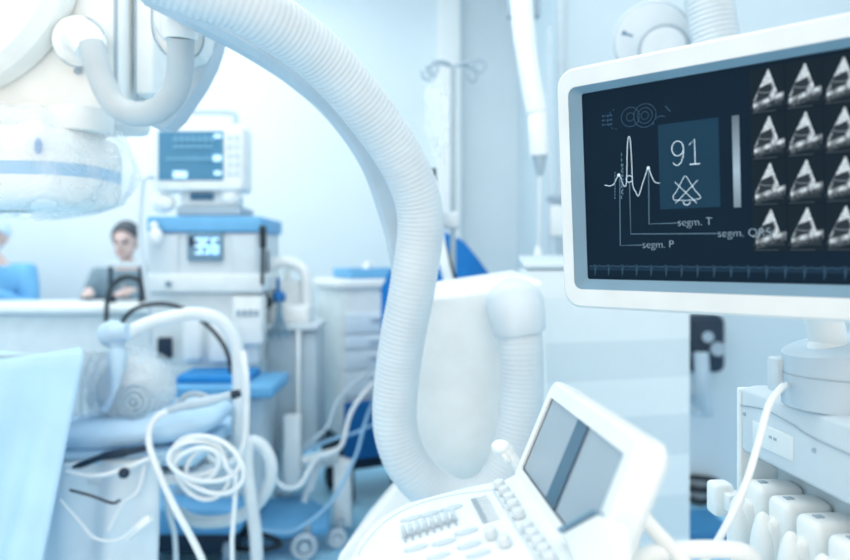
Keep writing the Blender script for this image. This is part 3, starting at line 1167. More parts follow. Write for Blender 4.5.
# ------------------------------------------------------------------ hanging pendant and things near the back right
pd = thing('hanging_pendant', 'slim white tube hanging from the ceiling with a thin rod at its tip', 'pendant', P(540, 262, 2.85))
mb = MB()
mb.tube(spline([P(516, -140, 2.85), P(520, -40, 2.85), P(523, 20, 2.85), P(530, 75, 2.85), P(537, 112, 2.85)], 8), [.046] * 20 + [.043] * 13, 20)
build('tube', mb, 'white_plastic', pd)
mb = MB()
mb.cyl(P(537, 110, 2.85), P(540, 156, 2.85), .038, .040, 24, bev=.006)
build('sleeve', mb, 'white_plastic', pd)
mb = MB()
mb.cyl(P(539.5, 156, 2.85), P(540, 176, 2.85), .030, .012, 20)
build('metal_tip', mb, 'steel', pd)
mb = MB()
mb.cyl(P(540, 174, 2.85), P(539, 252, 2.85), .010, .008, 12)
build('thin_rod', mb, 'pale_grey', pd)
mb = MB()
mb.cyl(P(538, 272, 2.85), P(538, 246, 2.85), .036, .008, 20)
mb.box((P(538, 0, 2.85).x, 2.85, P(0, 275, 2.85).z), (.12, .1, .02), bev=.006)
build('cone_foot', mb, 'white_plastic', pd)
for x in (511, 535):
    build('bracket', MB().box(P(x, 4, 3.0), (.035, .05, .12), bev=.006), 'mid_grey', pd)

# shelf with box on the wall, behind the pendant
wb = thing('wall_dispenser', 'small pale box on a wall frame left of the big monitor', 'dispenser', P(556, 240, 3.4))
build('frame', MB().box(P(549, 150, 3.6), (.015, .05, 1.25), bev=.004).box(P(556, 258, 3.6), (.08, .08, .02), bev=.004), 'pale_grey', wb)
build('box', MB().box(P(558, 222, 3.6), (.085, .10, .16), bev=.012), 'white_plastic', wb)
build('shelf', MB().box(P(556, 199, 3.6), (.09, .08, .03), bev=.006), 'mid_grey', wb)

# round lamp head and its ribbed hose behind the top of the monitor
lp = thing('examination_lamp', 'round white lamp head peeking over the top of the big monitor', 'lamp', P(655, 60, 2.3))
cL = P(652, 40, 2.3)
mb = MB()
ax = unit((-.35, -1, -.1))
mb.tube([cL - ax * .10, cL - ax * .06, cL, cL + ax * .012], [.06, .125, .128, .115], 40)
build('lamp_housing', mb, 'pale_grey', lp)
mb = MB()
cI = P(664, 50, 2.2)
mb.tube([cI - ax * .06, cI, cI + ax * .01], [.075, .075, .066], 36)
build('front_disc', mb, 'pale_grey', lp)
mb = MB()
mb.torus(cI + ax * .004, ax, .076, .0035, 40, 8)
mb.torus(cL + ax * .004, ax, .118, .006, 40, 8)
build('rim_ring', mb, 'mid_grey', lp)
mb = MB()
mb.sphere(P(624, 33, 2.22), .008)
mb.cyl(P(624, 33, 2.22), P(632, 36, 2.27), .004)
build('clamp_knob', mb, 'bezel_blue', lp)
mb = MB()
mb.tube(spline([cL - ax * .09, cL - ax * .2 + Vector((0, 0, .1)), Vector((cL.x + .15, cL.y + .25, 2.6)), Vector((cL.x + .15, cL.y + .25, 3.4))], 8), .03, 16)
build('lamp_arm', mb, 'cool_white', lp)
mb = MB()
ribbed(mb, [P(696, -210, 2.1), P(700, -80, 2.1), P(706, -20, 2.1), P(712, 20, 2.1), P(719, 60, 2.1), P(728, 110, 2.1), P(742, 170, 2.1), P(765, 205, 2.12), P(800, 230, 2.25), P(840, 235, 2.6), P(850, 235, 3.69)], 0.070, 0.0145, amp=.07, seg=28)
tag(build('ventilation_hose', mb, 'hose_grey'), 'ribbed white hose hanging behind the top edge of the big monitor', 'hose')

# dark wheel-like handset on the wall in the gap right of the cabinet
wm = thing('wall_intercom', 'dark rounded wall device with a pale lever, in the gap right of the cabinet', 'wall device', P(705, 400, 3.5))
mb = MB()
mb.box(P(704, 343, 3.62), (.20, .10, .30), bev=.045, seg=5)
build('backplate', mb, 'navy', wm)
mb = MB()
mb.cyl(P(708, 337, 3.56), P(708, 337, 3.54), .028)
mb.cyl(P(718, 349, 3.56), P(718, 349, 3.54), .036)
build('dial', mb, 'mid_grey', wm)
mb = MB()
mb.tube(spline([P(701, 352, 3.52), P(703, 385, 3.50), P(707, 412, 3.52)], 6), .036, 12)
mb.box(P(702, 412, 3.55), (.09, .08, .03), bev=.008)
mb.box(P(703, 400, 3.62), (.06, .12, .05), bev=.006)
build('lever', mb, 'rail_blue_grey', wm)
for k, (y, lab) in enumerate(((484, 'upper dark cable curl low on the wall right of the cabinet'), (496, 'lower dark cable curl low on the wall right of the cabinet'))):
    cable('floor_cable', [P(684, y, 3.66), P(700, y + 6, 3.64), P(712, y + 3, 3.64), P(716, y - 3, 3.65), P(700, y - 6, 3.66), P(684, y - 7, 3.67)], .016, 'black_rubber', lab, 'cable', 'dark cables by the wall')
bxo = tag(build('floor_box', MB().box((P(702, 0, 3.2).x, 3.28, .035), (.26, .3, .07), bev=.015), 'floor_blue'), 'blue box on the floor in the gap right of the cabinet', 'box')

# ------------------------------------------------------------------ IV pole and blue cloth behind the stand
iv = thing('drip_stand', 'slim metal drip pole with hooks at the top, behind the white stand', 'drip stand', (P(452, 0, 2.85).x, 2.85, 0))
px0 = P(453, 0, 2.85).x
mb = MB()
mb.cyl((px0, 2.85, .06), (px0, 2.85, P(0, 66, 2.85).z), .014, .011, 14)
build('pole', mb, 'steel', iv)
zh = P(0, 64, 2.85).z
for k, dx, dy, hk in ((0, -.10, .02, 1), (1, .11, -.02, 1), (2, .085, .05, 1), (3, -.08, -.05, 1)):
    mb = MB()
    e = Vector((px0 + dx, 2.85 + dy, zh - .005 + .02 * (k == 1)))
    mb.tube(spline([Vector((px0, 2.85, zh - .01)), Vector((px0 + dx * .5, 2.85 + dy * .5, zh + .004)), e], 5) + spline([e, e + Vector((.018, 0, -.025)), e + Vector((.004, 0, -.055)), e + Vector((-.022, 0, -.042)), e + Vector((-.026, 0, -.018))], 5)[1:], .006, 8)
    build('hook', mb, 'mid_grey', iv)
mb = MB()
for k in range(5):
    a = 2 * PI * k / 5
    mb.tube([(px0, 2.85, .09), (px0 + .17 * math.cos(a), 2.85 + .17 * math.sin(a), .06)], .016, 10)
    mb.sphere((px0 + .17 * math.cos(a), 2.85 + .17 * math.sin(a), .03), .03)
build('base', mb, 'mid_grey', iv)
mb = MB()
mb.box((px0 - .01, 2.83, P(0, 221, 2.85).z), (.075, .06, .07), bev=.012)
mb.cyl(P(440, 225, 2.80), P(436, 210, 2.80), .02)
build('clamp', mb, 'pale_grey', iv)
for k, (x0, lab) in enumerate(((433, 'clear drip bag on the left hook of the drip pole'), (441, 'clear drip bag nearest the drip pole'))):
    mb = MB()
    zt2 = P(0, 84 + 6 * k, 2.85).z
    xx = P(x0, 0, 2.83).x
    mb.box((xx, 2.82 + .02 * k, zt2 - .12), (.07, .025, .22), bev=.012)
    mb.box((xx, 2.82 + .02 * k, zt2), (.02, .008, .05), bev=.003)
    mb.cyl((xx, 2.82 + .02 * k, zt2 - .23), (xx, 2.82 + .02 * k, zt2 - .30), .008, .012, 10)
    tag(build('drip_bag', mb, 'film'), lab, 'drip bag', 'bags on the drip pole')
cable('drip_tube', [P(434, 168, 2.80), P(437, 215, 2.78), P(443, 240, 2.77), P(452, 270, 2.76), P(456, 292, 2.76), P(457, 400, 2.76), P(458, 560, 2.78), P(458, 583, 2.79)], .008, 'black_rubber', 'thin dark tube running down from the drip pole clamp')
cable('drip_line', [P(437, 190, 2.76), P(439, 235, 2.72), P(444, 262, 2.7), P(450, 300, 2.7), P(451, 420, 2.7), P(452, 592, 2.7)], .020, 'tube_white', 'thick white tube beside the drip pole clamp', 'tube')
# blue cloth over a seat back: two sloping sides
mb = MB()
def clf(u, v):
    x = 381 + 112 * u
    peak = [(0, 288), (.08, 270), (.16, 262), (.35, 236), (.5, 228), (.66, 237), (.74, 242), (.86, 258), (1.0, 279)]
    for (a, b), (c, d) in zip(peak, peak[1:]):
        if u <= c:
            y = b + (d - b) * (u - a) / (c - a)
            break
    z0 = P(0, y, 3.15).z
    return Vector((P(x, 0, 3.15).x, 3.15 - .05 * v + .016 * math.sin(14 * u + 3 * v) , z0 * (1 - v) + .55 * v))
mb.grid(clf, 40, 24)
def clb(u, v):
    q = clf(u, v)
    q.y = 3.10 + .1 * v - .1 * (v < .001)
    return q
mb.grid(lambda u, v: clf(u, v) + Vector((0, .06 + .25 * v, 0)), 40, 24)
mb.grid(lambda u, v: clf(u, 0) + Vector((0, .06 * v, .004 * math.sin(PI * v))), 40, 4)
bc = thing('covered_chair', 'bright blue cloth draped chair back behind the stand and drip pole', 'chair', (P(437, 0, 3.2).x, 3.25, 0))
build('cloth_cover', mb, 'scrub_blue', bc)
xb = P(437, 0, 3.2).x
build('seat_base', MB().box((xb, 3.32, .45), (.42, .3, .5), bev=.03).box((xb, 3.32, .12), (.06, .06, .24)).box((xb, 3.32, .02), (.5, .3, .04), bev=.01), 'navy', bc)

# ------------------------------------------------------------------ drawer trolley (middle distance)
tr_ = thing('drawer_trolley', 'pale drawer trolley with a blue tray on top, left of the ribbed hose', 'trolley', (P(370, 0, 3.8).x, 3.9, 0))
TX = unit((1, .50, 0)); TY = unit((-.50, 1, 0))
c0 = P(341, 300, 3.62); c0.z = 0
def tq(a, b, z):
    v = c0 + TX * a + TY * b
    return Vector((v.x, v.y, z))
Wt, Dt = .52, .40
ztp = P(0, 284, 3.7).z
mb = MB()
mb.box(tq(Wt / 2, Dt / 2, (.36 + ztp) / 2), (Wt, Dt, ztp - .36), axes=(TX, TY, Z3), bev=.015)
build('carcass', mb, 'cool_white', tr_)
mb = MB()
mb.box(tq(Wt / 2, Dt / 2, ztp + .0), (Wt + .05, Dt + .05, .05), axes=(TX, TY, Z3), bev=.018)
build('top_rim', mb, 'white_plastic', tr_)
rows = [312, 334, 350, 370, 397]
for i in range(4):
    za, zb2 = P(0, rows[i], 3.66).z, P(0, rows[i + 1], 3.66).z
    d = build('drawer', MB().box(tq(Wt / 2, -.008, (za + zb2) / 2), (Wt - .04, .02, za - zb2 - .012), axes=(TX, TY, Z3), bev=.005), 'drawer_blue', tr_)
    build('handle', MB().box(tq(Wt / 2, -.024, za - .035), (.22, .018, .016), axes=(TX, TY, Z3), bev=.005), 'pale_grey', d)
za, zb2 = P(0, 401, 3.66).z, P(0, 459, 3.66).z
build('lower_drawer', MB().box(tq(Wt / 2, -.006, (za + zb2) / 2), (Wt - .03, .02, za - zb2), axes=(TX, TY, Z3), bev=.006), 'deep_blue', tr_)
mb = MB()
mb.box(tq(Wt / 2, Dt / 2, .29), (Wt - .03, Dt - .03, .22), axes=(TX, TY, Z3), bev=.01)
build('plinth', mb, 'navy', tr_)
for a_, b_ in ((.06, .06), (Wt - .06, .06), (.06, Dt - .06), (Wt - .06, Dt - .06)):
    v = tq(a_, b_, .06)
    build('caster', MB().cyl(v - TX * .02, v + TX * .02, .06, seg=20, bev=.008).box(v + Z3 * .075, (.05, .05, .1), axes=(TX, TY, Z3)), 'black_rubber', tr_)
mb = MB()
zz = ztp + .026
mb.box(tq(.26, .20, zz + .005), (.36, .28, .01), axes=(TX, TY, Z3))
for a_, b_, sx, sy in ((.26, .06, .36, .012), (.26, .34, .36, .012), (.08, .20, .012, .28), (.44, .20, .012, .28)):
    mb.box(tq(a_, b_, zz + .03), (sx, sy, .05), axes=(TX, TY, Z3), bev=.003)
tag(build('instrument_tray', mb, 'sky_blue'), 'blue tray lying on top of the drawer trolley', 'tray')
mb = MB()
mb.tube(spline([tq(.2, .15, zz + .03), tq(.22, .18, zz + .07), tq(.26, .2, zz + .05)], 5), .022, 10)
tag(build('glove', mb, 'white_plastic'), 'small crumpled white item inside the blue tray', 'wipe')

# ------------------------------------------------------------------ anaesthesia machine
an = thing('anaesthesia_machine', 'tall white anaesthesia machine with a blue top edge and small readout', 'medical machine', (P(205, 0, 3.3).x, 3.35, 0))
yF = 3.1
def X(px, d=yF):
    return (px - 425) / F * d
def Zp(py, d=yF):
    return H - (py - HZ) / F * d
def bxp(mb, x0, y0, x1, y1, yf, depth, bev=.01):
    xa, xb, za, zb = X(x0, yf), X(x1, yf), Zp(y1, yf), Zp(y0, yf)
    return mb.box(((xa + xb) / 2, yf + depth / 2, (za + zb) / 2), (xb - xa, depth, zb - za), bev=bev)
build('upper_body', bxp(MB(), 147, 232, 259, 292, yF, .42), 'pale_grey', an)
build('blue_top', bxp(MB(), 146, 216, 261, 232, yF - .02, .46, .012), 'sky_blue', an)
for x0, x1 in ((152, 178), (232, 256)):
    build('side_panel', bxp(MB(), x0, 235, x1, 289, yF - .012, .02, .004), 'pale_grey', an)
mb = MB(); bxp(mb, 187, 232, 222, 261, yF - .02, .03, .004)
rd_ = build('readout', mb, 'bezel_blue', an)
mb = MB()
DIG = {'3': 'abgcd', '5': 'afgcd', '6': 'afgcde'}
def digit(mb, ch, x, y, w, h, yf, th=1.2):
    S = {'a': (x, y, x + w, y), 'b': (x + w, y, x + w, y + h / 2), 'c': (x + w, y + h / 2, x + w, y + h), 'd': (x, y + h, x + w, y + h), 'e': (x, y + h / 2, x, y + h), 'f': (x, y, x, y + h / 2), 'g': (x, y + h / 2, x + w, y + h / 2)}
    for k in DIG[ch]:
        x0, y0, x1, y1 = S[k]
        bxp(mb, x0 - th, y0 - th, x1 + th, y1 + th, yf, .004, 0)
digit(mb, '3', 196, 239, 4.5, 14, yF - .024)
digit(mb, '5', 204, 239, 4.5, 14, yF - .024)
digit(mb, '6', 213, 239, 4.5, 14, yF - .024)
build('readout_digits', mb, 'screen_glow', rd_)
mb = MB(); bxp(mb, 189, 236.5, 193.5, 246, yF - .0245, .004, 0)
build('readout_mark', mb, 'navy', rd_)
build('drawer_bank', bxp(MB(), 145, 274, 262, 293, yF - .03, .40, .012), 'cool_white', an)
mb = MB(); v = P(169, 284, yF - .03); mb.cyl(v, v + Vector((0, -.015, 0)), .012)
build('lock_knob', mb, 'bezel_blue', an)
mb = MB(); bxp(mb, 150, 293, 258, 365, yF + .02, .38, .01)
build('middle_body', mb, 'cool_white', an)
mb = MB(); bxp(mb, 232, 296, 262, 345, yF - .02, .1, .01)
build('side_column', mb, 'white_plastic', an)
for k in range(4):
    mb = MB(); bxp(mb, 236 + k * 6, 352 - 42, 240 + k * 6, 316, yF - .03, .02, .002)
    build('column_button', mb, 'mid_grey', an)
mb = MB(); bxp(mb, 181, 318, 200, 362, yF - .03, .08, .02); bxp(mb, 208, 325, 228, 364, yF - .03, .06, .02)
build('vaporiser', mb, 'white_plastic', an)
mb = MB(); bxp(mb, 157, 338, 170, 359, yF - .01, .05, .006)
build('dark_port', mb, 'navy', an)
# work surface
mb = MB()
mb.box(((X(166, 2.85) + X(274, 2.85)) / 2, 3.0, Zp(391, 2.85) ), (X(274, 2.85) - X(166, 2.85), .36, .05), bev=.012)
build('work_surface', mb, 'sky_blue', an)
mb = MB()
mb.box(((X(172, 2.85) + X(245, 2.85)) / 2, 3.0, Zp(379, 2.9)), (.30, .24, .03), bev=.008)
tag(build('blue_tray', mb, 'bright_blue'), 'vivid blue tray lying on the work surface of the anaesthesia machine', 'tray')
mb = MB(); bxp(mb, 172, 398, 262, 500, 3.0, .40, .015)
build('lower_body', mb, 'pale_grey', an)
mb = MB(); bxp(mb, 185, 440, 238, 500, 2.97, .05, .01)
build('lower_panel', mb, 'cool_white', an)
mb = MB()
mb.box((X(192, 3.05), 3.14, .22), (X(252, 3.05) - X(132, 3.05), .58, .12), bev=.03)
build('base_plate', mb, 'sky_blue', an)
mb = MB()
mb.box((X(192, 3.05), 3.15, .12), (.46, .5, .1), bev=.01)
build('undercarriage_shade', mb, 'navy', an)  # dark block painting the shadow below the base plate
for k, (x, y) in enumerate(((148, 2.95), (238, 2.95), (148, 3.33), (238, 3.33))):
    v = Vector((X(x, 3.05), y, .07))
    build('caster', MB().cyl(v - Vector((.022, 0, 0)), v + Vector((.022, 0, 0)), .07, seg=24, bev=.01).box(v + Vector((0, .02, .06)), (.03, .05, .08), bev=.006), 'mid_grey', an)
mb = MB()
mb.tube(spline([P(143, 180, 3.0), P(140, 230, 3.0), P(145, 275, 3.0), P(150, 310, 3.0), P(150, 345, 3.0)], 8), .011, 10)
mb.tube([P(143, 180, 3.0), P(148, 176, 3.1), P(156, 178, 3.2)], .011, 10)
build('side_tube', mb, 'pale_grey', an)
mb = MB(); mb.sphere(P(156, 236, 3.05), .03, (1, .8, 1.2)); mb.sphere(P(154, 226, 3.06), .02)
build('gas_knob', mb, 'white_plastic', an)
mb = MB(); mb.box(P(263, 237, 3.0), (.024, .05, .10), bev=.01); mb.cyl(P(263, 248, 3.0), P(262, 285, 3.0), .008)
build('side_handset', mb, 'black_rubber', an)

# modules and monitor on the machine
md = thing('monitor_module', 'stacked grey module under the small patient monitor', 'module', P(205, 216, 3.2))
build('lower_module', bxp(MB(), 176, 206, 240, 216, 3.12, .26, .008), 'mid_grey', md)
build('upper_module', bxp(MB(), 180, 192, 230, 206, 3.14, .24, .008), 'pale_grey', md)
mb = MB(); bxp(mb, 190, 193, 213, 200, 3.13, .02, .002)
build('module_display', mb, 'teal_dark', md)
build('tubing_bundle', MB().sphere(P(231, 197, 3.15), .045, (1, .8, .9)), 'white_plastic', md)
build('tubing_bundle', MB().sphere(P(163, 203, 3.15), .045, (1.3, .8, 1)), 'white_plastic', md)
pm = thing('patient_monitor', 'small white patient monitor with a teal screen and top handle', 'monitor', P(198, 190, 3.2))
build('housing', bxp(MB(), 152, 124, 243, 191, 3.1, .18, .02), 'white_plastic', pm)
mb = MB(); bxp(mb, 158, 131, 223, 180, 3.092, .02, .003)
sc_ = build('screen', mb, 'teal_screen', pm)
mb = MB()
def trace(mb, x0, x1, y, amp, per, yf=3.086, w=.004):
    pts = []
    x = x0
    while x < x1:
        for dx, dy in ((0, 0), (.3, 0), (.4, -amp), (.5, amp * .4), (.6, 0)):
            if x + dx * per < x1:
                pts.append(P(x + dx * per, y + dy, yf))
        x += per
    mb.tube(pts, w, 4)
trace(mb, 173, 216, 140, 3.5, 6)
trace(mb, 173, 214, 147, 2.5, 6)
trace(mb, 166, 214, 159, 1.2, 9)
build('screen_trace', mb, 'trace_teal', sc_)
for q in ((173, 171, 187, 178), (214, 134, 221, 138), (213, 155, 221, 161), (214, 171, 221, 175)):
    build('screen_figure', bxp(MB(), *q, 3.085, .006, 0), 'screen_glow', sc_)
mb = MB()
for r_ in range(5):
    for c in range(2):
        bxp(mb, 227 + c * 7, 134 + r_ * 9, 232 + c * 7, 140 + r_ * 9, 3.094, .01, .002)
build('keypad', mb, 'pale_grey', pm)
mb = MB()
mb.tube(spline([P(163, 126, 3.2), P(163, 116, 3.2), P(168, 112.5, 3.2), P(198, 112, 3.2), P(228, 112.5, 3.2), P(235, 116, 3.2), P(236, 126, 3.2)], 6), .014, 10)
build('carry_handle', mb, 'rail_blue_grey', pm)

# ------------------------------------------------------------------ suction stand right of the machine
ss = thing('suction_stand', 'white suction stand with clear grey canister right of the anaesthesia machine', 'suction stand', (X(295, 3.3), 3.3, 0))
d = 3.25
mb = MB(); bxp(mb, 264, 324, 318, 331, d, .30, .008)
build('shelf', mb, 'pale_grey', ss)
mb = MB(); bxp(mb, 266, 331, 318, 452, d + .03, .24, .02)
build('clear_tank', mb, 'jar_grey', ss)
mb = MB(); bxp(mb, 284, 262, 290, 470, d + .20, .03, .006); bxp(mb, 296, 331, 300, 450, d - .01, .02, .004)
build('upright', mb, 'white_plastic', ss)
mb = MB(); bxp(mb, 283, 416, 300, 490, d - .08, .06, .01)
build('front_post', mb, 'white_plastic', ss)
mb = MB(); bxp(mb, 333, 462, 351, 528, d - .05, .07, .012)
build('leg_post', mb, 'white_plastic', ss)
mb = MB()
mb.tube(spline([P(303, 462, d - .05), P(320, 457, d - .05), P(338, 452, d - .05)], 5), .024, 12)
mb.tube([P(285, 470, d), P(345, 460, d)], .018, 10)
build('crossbar', mb, 'white_plastic', ss)
mb = MB()
mb.prism([P(258, 500, 3.2), P(302, 493, 3.3), P(330, 508, 3.2), P(328, 524, 3.05), P(256, 530, 2.98)], Vector((0, 0, -.05)), bev=.01)
build('base_plate', mb, 'sky_blue', ss)
for (x, y, dd, r) in ((304, 541, 3.0, .058), (337, 543, 3.12, .045), (276, 530, 3.45, .05)):
    v = P(x, y, dd)
    v.z = r
    nrm_ = unit((.25, -1, 0))
    w_ = build('caster', MB().torus(v, nrm_, r - .014, .014, 32, 10).cyl(v - nrm_ * .012, v + nrm_ * .012, r * .38, seg=18), 'pale_grey', ss)
    build('caster_fork', MB().box(v + Vector((.01, .03, r * .95)), (.03, .03, r * 1.5), bev=.006), 'mid_grey', ss)
sd = thing('suction_pump', 'small white pump device sitting on the suction stand shelf', 'pump', P(290, 324, 3.3))
mb = MB()
bxp(mb, 268, 306, 309, 324, 3.3, .2, .02)
mb.tube(spline([P(266, 274, 3.38), P(272, 265, 3.38), P(284, 262, 3.38), P(298, 266, 3.38), P(306, 276, 3.38), P(307, 300, 3.38), P(306, 318, 3.38)], 6), .028, 12)
build('pump_body', mb, 'white_plastic', sd)
mb = MB(); bxp(mb, 272, 280, 302, 308, 3.4, .1, .02)
build('back_panel', mb, 'cool_white', sd)
mb = MB(); mb.tube([P(278, 292, 3.27), P(279, 299, 3.27)], [.018, .034], 14); mb.sphere(P(279, 297, 3.27), .032); mb.cyl(P(278, 278, 3.27), P(278, 292, 3.27), .009)
build('blue_bulb', mb, 'deep_blue', sd)
mb = MB(); mb.tube(spline([P(268, 250, 3.22), P(267, 280, 3.22), P(267, 302, 3.22)], 5), .005, 6); mb.sphere(P(267, 302, 3.22), .024, (.9, .8, 1.5))
build('black_plug', mb, 'black_rubber', sd)
mb = MB()
for dx in (-8, 0, 9):
    mb.tube(spline([P(279, 300, 3.25), P(279 + dx * .3, 318, 3.22), P(279 + dx, 338, 3.2)], 5), .007, 8)
build('thin_tubes', mb, 'bezel_blue', sd)

# ------------------------------------------------------------------ counter and people at the back left
ct = thing('counter', 'long white counter along the back left in front of the seated people', 'counter', (-2.0, 3.95, 0))
d = 3.72
zc = Zp(306, d)
mb = MB(); mb.box((-2.32, d + .24, zc - .02), (3.3, .50, .045), bev=.012)
build('countertop', mb, 'white_plastic', ct)
mb = MB(); mb.box((-2.32, d + .10, (zc - .06) / 2), (3.2, .06, zc - .05), bev=.004)
build('front_panel', mb, 'cool_white', ct)
mb = MB(); mb.box((-3.9, d + .3, (zc - .06) / 2), (.05, .45, zc - .05)); mb.box((-.75, d + .3, (zc - .06) / 2), (.05, .45, zc - .05))
build('end_panel', mb, 'cool_white', ct)


def skin_mesh(chain_pts, edges, radii, root=0, sub=2):
    me = bpy.data.meshes.new('tmp')
    me.from_pydata([tuple(p) for p in chain_pts], edges, [])
    ob = bpy.data.objects.new('tmp', me)
    COL.objects.link(ob)
    md_ = ob.modifiers.new('s', 'SKIN')
    for i, v in enumerate(me.skin_vertices[0].data):
        v.radius = radii[i] if hasattr(radii[i], '__len__') else (radii[i], radii[i])
        v.use_root = (i == root)
    s2 = ob.modifiers.new('d', 'SUBSURF')
    s2.levels = sub
    s2.render_levels = sub
    dg = bpy.context.evaluated_depsgraph_get()
    out = bpy.data.meshes.new_from_object(ob.evaluated_get(dg))
    bpy.data.objects.remove(ob)
    bpy.data.meshes.remove(me)
    return out


def add_mesh(mb, me):
    vs = [mb.bm.verts.new(v.co) for v in me.vertices]
    for p in me.polygons:
        try:
            mb.bm.faces.new([vs[i] for i in p.vertices])
        except ValueError:
            pass
    bpy.data.meshes.remove(me)


def make_person(label, cx, cy, hz_, top, cap=False, mask=False, tilt=0.12, tuck=None):
    """seated figure facing the camera (-y); hz_ = height of head centre"""
    pr = thing('person', label, 'person', (cx, cy, 0))
    sh = hz_ - .205
    pel = hz_ - .72
    V = Vector
    # body skeleton: pelvis, spine, neck, arms to the counter, legs to the floor
    pts = [V((cx, cy + .06, pel)), V((cx, cy + .06, pel + .2)), V((cx, cy + .03, sh - .08)), V((cx, cy, sh + .03)), V((cx, cy - .01, hz_ - .10)),]
    ed = [(0, 1), (1, 2), (2, 3), (3, 4)]
    rad = [(.15, .11), (.14, .10), (.155, .10), (.06, .06), (.056, .06)]
    def add(p, r, par):
        pts.append(V(p)); rad.append(r); ed.append((par, len(pts) - 1)); return len(pts) - 1
    hands = []
    for s in (-1, 1):
        a = add((cx + s * .185, cy + .01, sh - .02), .062, 2)
        b = add((cx + s * .235, cy - .04, sh - .25), .045, a)
        c = add((cx + s * .13, cy - .26, zc + .055), .032, b)
        hands.append((V((cx + s * .10, cy - .32, zc + .04)), s, c))
        e = add((cx + s * .10, cy - .32, zc + .04), .026, c)
        for k in range(5):
            ang = (-.5 + k * .22) * s
            base = V((cx + s * .10, cy - .32, zc + .04))
            ln = [.055, .085, .092, .086, .068][k] * 1.0
            dr = V((math.sin(-ang + s * -.1), -math.cos(ang), 0))
            if k == 0:
                dr = V((-s * .9, -.5, 0)).normalized()
            f1 = add(base + dr * ln * .55 + V((0, 0, .004)), .010, e)
            add(base + dr * ln + V((0, 0, -.012)), .008, f1)
        h = add((cx + s * .10, cy + .04, pel - .03), .095, 0)
        kn = add((cx + s * .14, cy - .06, .50), .068, h)
        an_ = add((cx + s * .14, cy + .0, .09), .042, kn)
        add((cx + s * .14, cy - .14, .045), .04, an_)
    me = skin_mesh(pts, ed, rad, 0, 2)
    mb = MB()
    add_mesh(mb, me)
    hc = V((cx, cy - .035, hz_))
    ca_, sa = math.cos(tilt), math.sin(tilt)
    axh = ((1, 0, 0), (0, ca_, sa), (0, -sa, ca_))          # head looks down a little
    ax3 = [V(a) for a in axh]
    def hp_(x, y, z):
        return hc + ax3[0] * x + ax3[1] * y + ax3[2] * z
    mb.sphere(hp_(0, .015, .02), 1, (.077, .095, .10), axes=axh, seg=28, rings=18)
    mb.sphere(hp_(0, -.025, -.045), 1, (.060, .066, .072), axes=axh)
    mb.sphere(hp_(0, -.098, -.018), 1, (.013, .020, .025), axes=axh)
    mb.sphere(hp_(0, -.085, .022), 1, (.058, .018, .014), axes=axh)
    mb.sphere(hp_(0, -.078, -.085), 1, (.024, .018, .016), axes=axh)
    for s in (-1, 1):
        mb.sphere(hp_(s * .080, .015, -.005), 1, (.012, .022, .034), axes=axh)
    o = build('body', mb, 'skin', pr)
    rm = o.modifiers.new('r', 'REMESH'); rm.mode = 'VOXEL'; rm.voxel_size = .008; rm.use_smooth_shade = True
    sm = o.modifiers.new('s', 'SMOOTH'); sm.iterations = 4
    for s in (-1, 1):
        build('eye', MB().sphere(hp_(s * .031, -.084, .006), 1, (.012, .009, .007), axes=axh, seg=12, rings=8), 'eye_dark', pr)
        build('eyebrow', MB().box(hp_(s * .032, -.098, .028), (.036, .008, .008), axes=axh, bev=.003), 'hair_dark', pr)
    if not mask:
        build('lips', MB().sphere(hp_(0, -.090, -.060), 1, (.022, .006, .007), axes=axh, seg=12, rings=8), 'lip', pr)
    # hair or cap: upper shell of the skull
    mb = MB()
    def hair(u, v):
        th = 2 * PI * u
        front = max(0, -math.sin(th))
        lim = 1.75 - .80 * front ** 1.3
        ph = lim * (1 - v)
        k = 1.0 if not cap else 1.08 + .02 * math.sin(11 * th)
        w = 1 + (.02 * math.sin(23 * th) * (1 - v) if not cap else 0)
        return hp_(.083 * k * w * math.sin(ph) * math.cos(th), .015 + .102 * k * w * math.sin(ph) * math.sin(th), .022 + .107 * k * math.cos(ph))
    mb.grid(hair, 48, 14)
    o = build('surgical_cap' if cap else 'hair', mb, 'cap_blue' if cap else 'hair_dark', pr)
    so = o.modifiers.new('t', 'SOLIDIFY'); so.thickness = .010; so.offset = -0.2
    if mask:
        build('face_mask', MB().sphere(hp_(0, -.048, -.055), 1, (.066, .060, .052), axes=axh), 'cap_blue', pr)
    # top garment
    n_ = [pts[0] + V((0, 0, -.02)), pts[1], pts[2], pts[3] + V((0, 0, -.012))]
    rr_ = [(.175, .135), (.165, .122), (.185, .125), (.078, .078)]
    ed2 = [(0, 1), (1, 2), (2, 3)]
    for s in (-1, 1):
        i = len(n_)
        n_ += [V((cx + s * .19, cy + .01, sh - .02)), V((cx + s * .245, cy - .04, sh - .25)), V((cx + s * .112, cy - .295, zc + .050))]
        rr_ += [.085, .066, .044]
        ed2 += [(2, i), (i, i + 1), (i + 1, i + 2)]
    mb = MB()
    add_mesh(mb, skin_mesh(n_, ed2, rr_, 0, 2))
    build('gown' if cap else 'shirt', mb, top, pr)
    mb = MB()
    n_ = [pts[0] + V((0, 0, -.02))]
    rr_ = [(.165, .128)]
    ed2 = []
    for s in (-1, 1):
        i = len(n_)
        n_ += [V((cx + s * .10, cy + .04, pel - .04)), V((cx + s * .14, cy - .06, .50)), V((cx + s * .14, cy + .0, .13))]
        rr_ += [.112, .085, .065]
        ed2 += [(0, i), (i, i + 1), (i + 1, i + 2)]
    add_mesh(mb, skin_mesh(n_, ed2, rr_, 0, 2))
    build('trousers', mb, 'trouser_grey' if not cap else 'gown_blue', pr)
    for s in (-1, 1):
        build('shoe', MB().sphere((cx + s * .14, cy - .08, .05), 1, (.055, .14, .05)), 'navy', pr)
    return pr


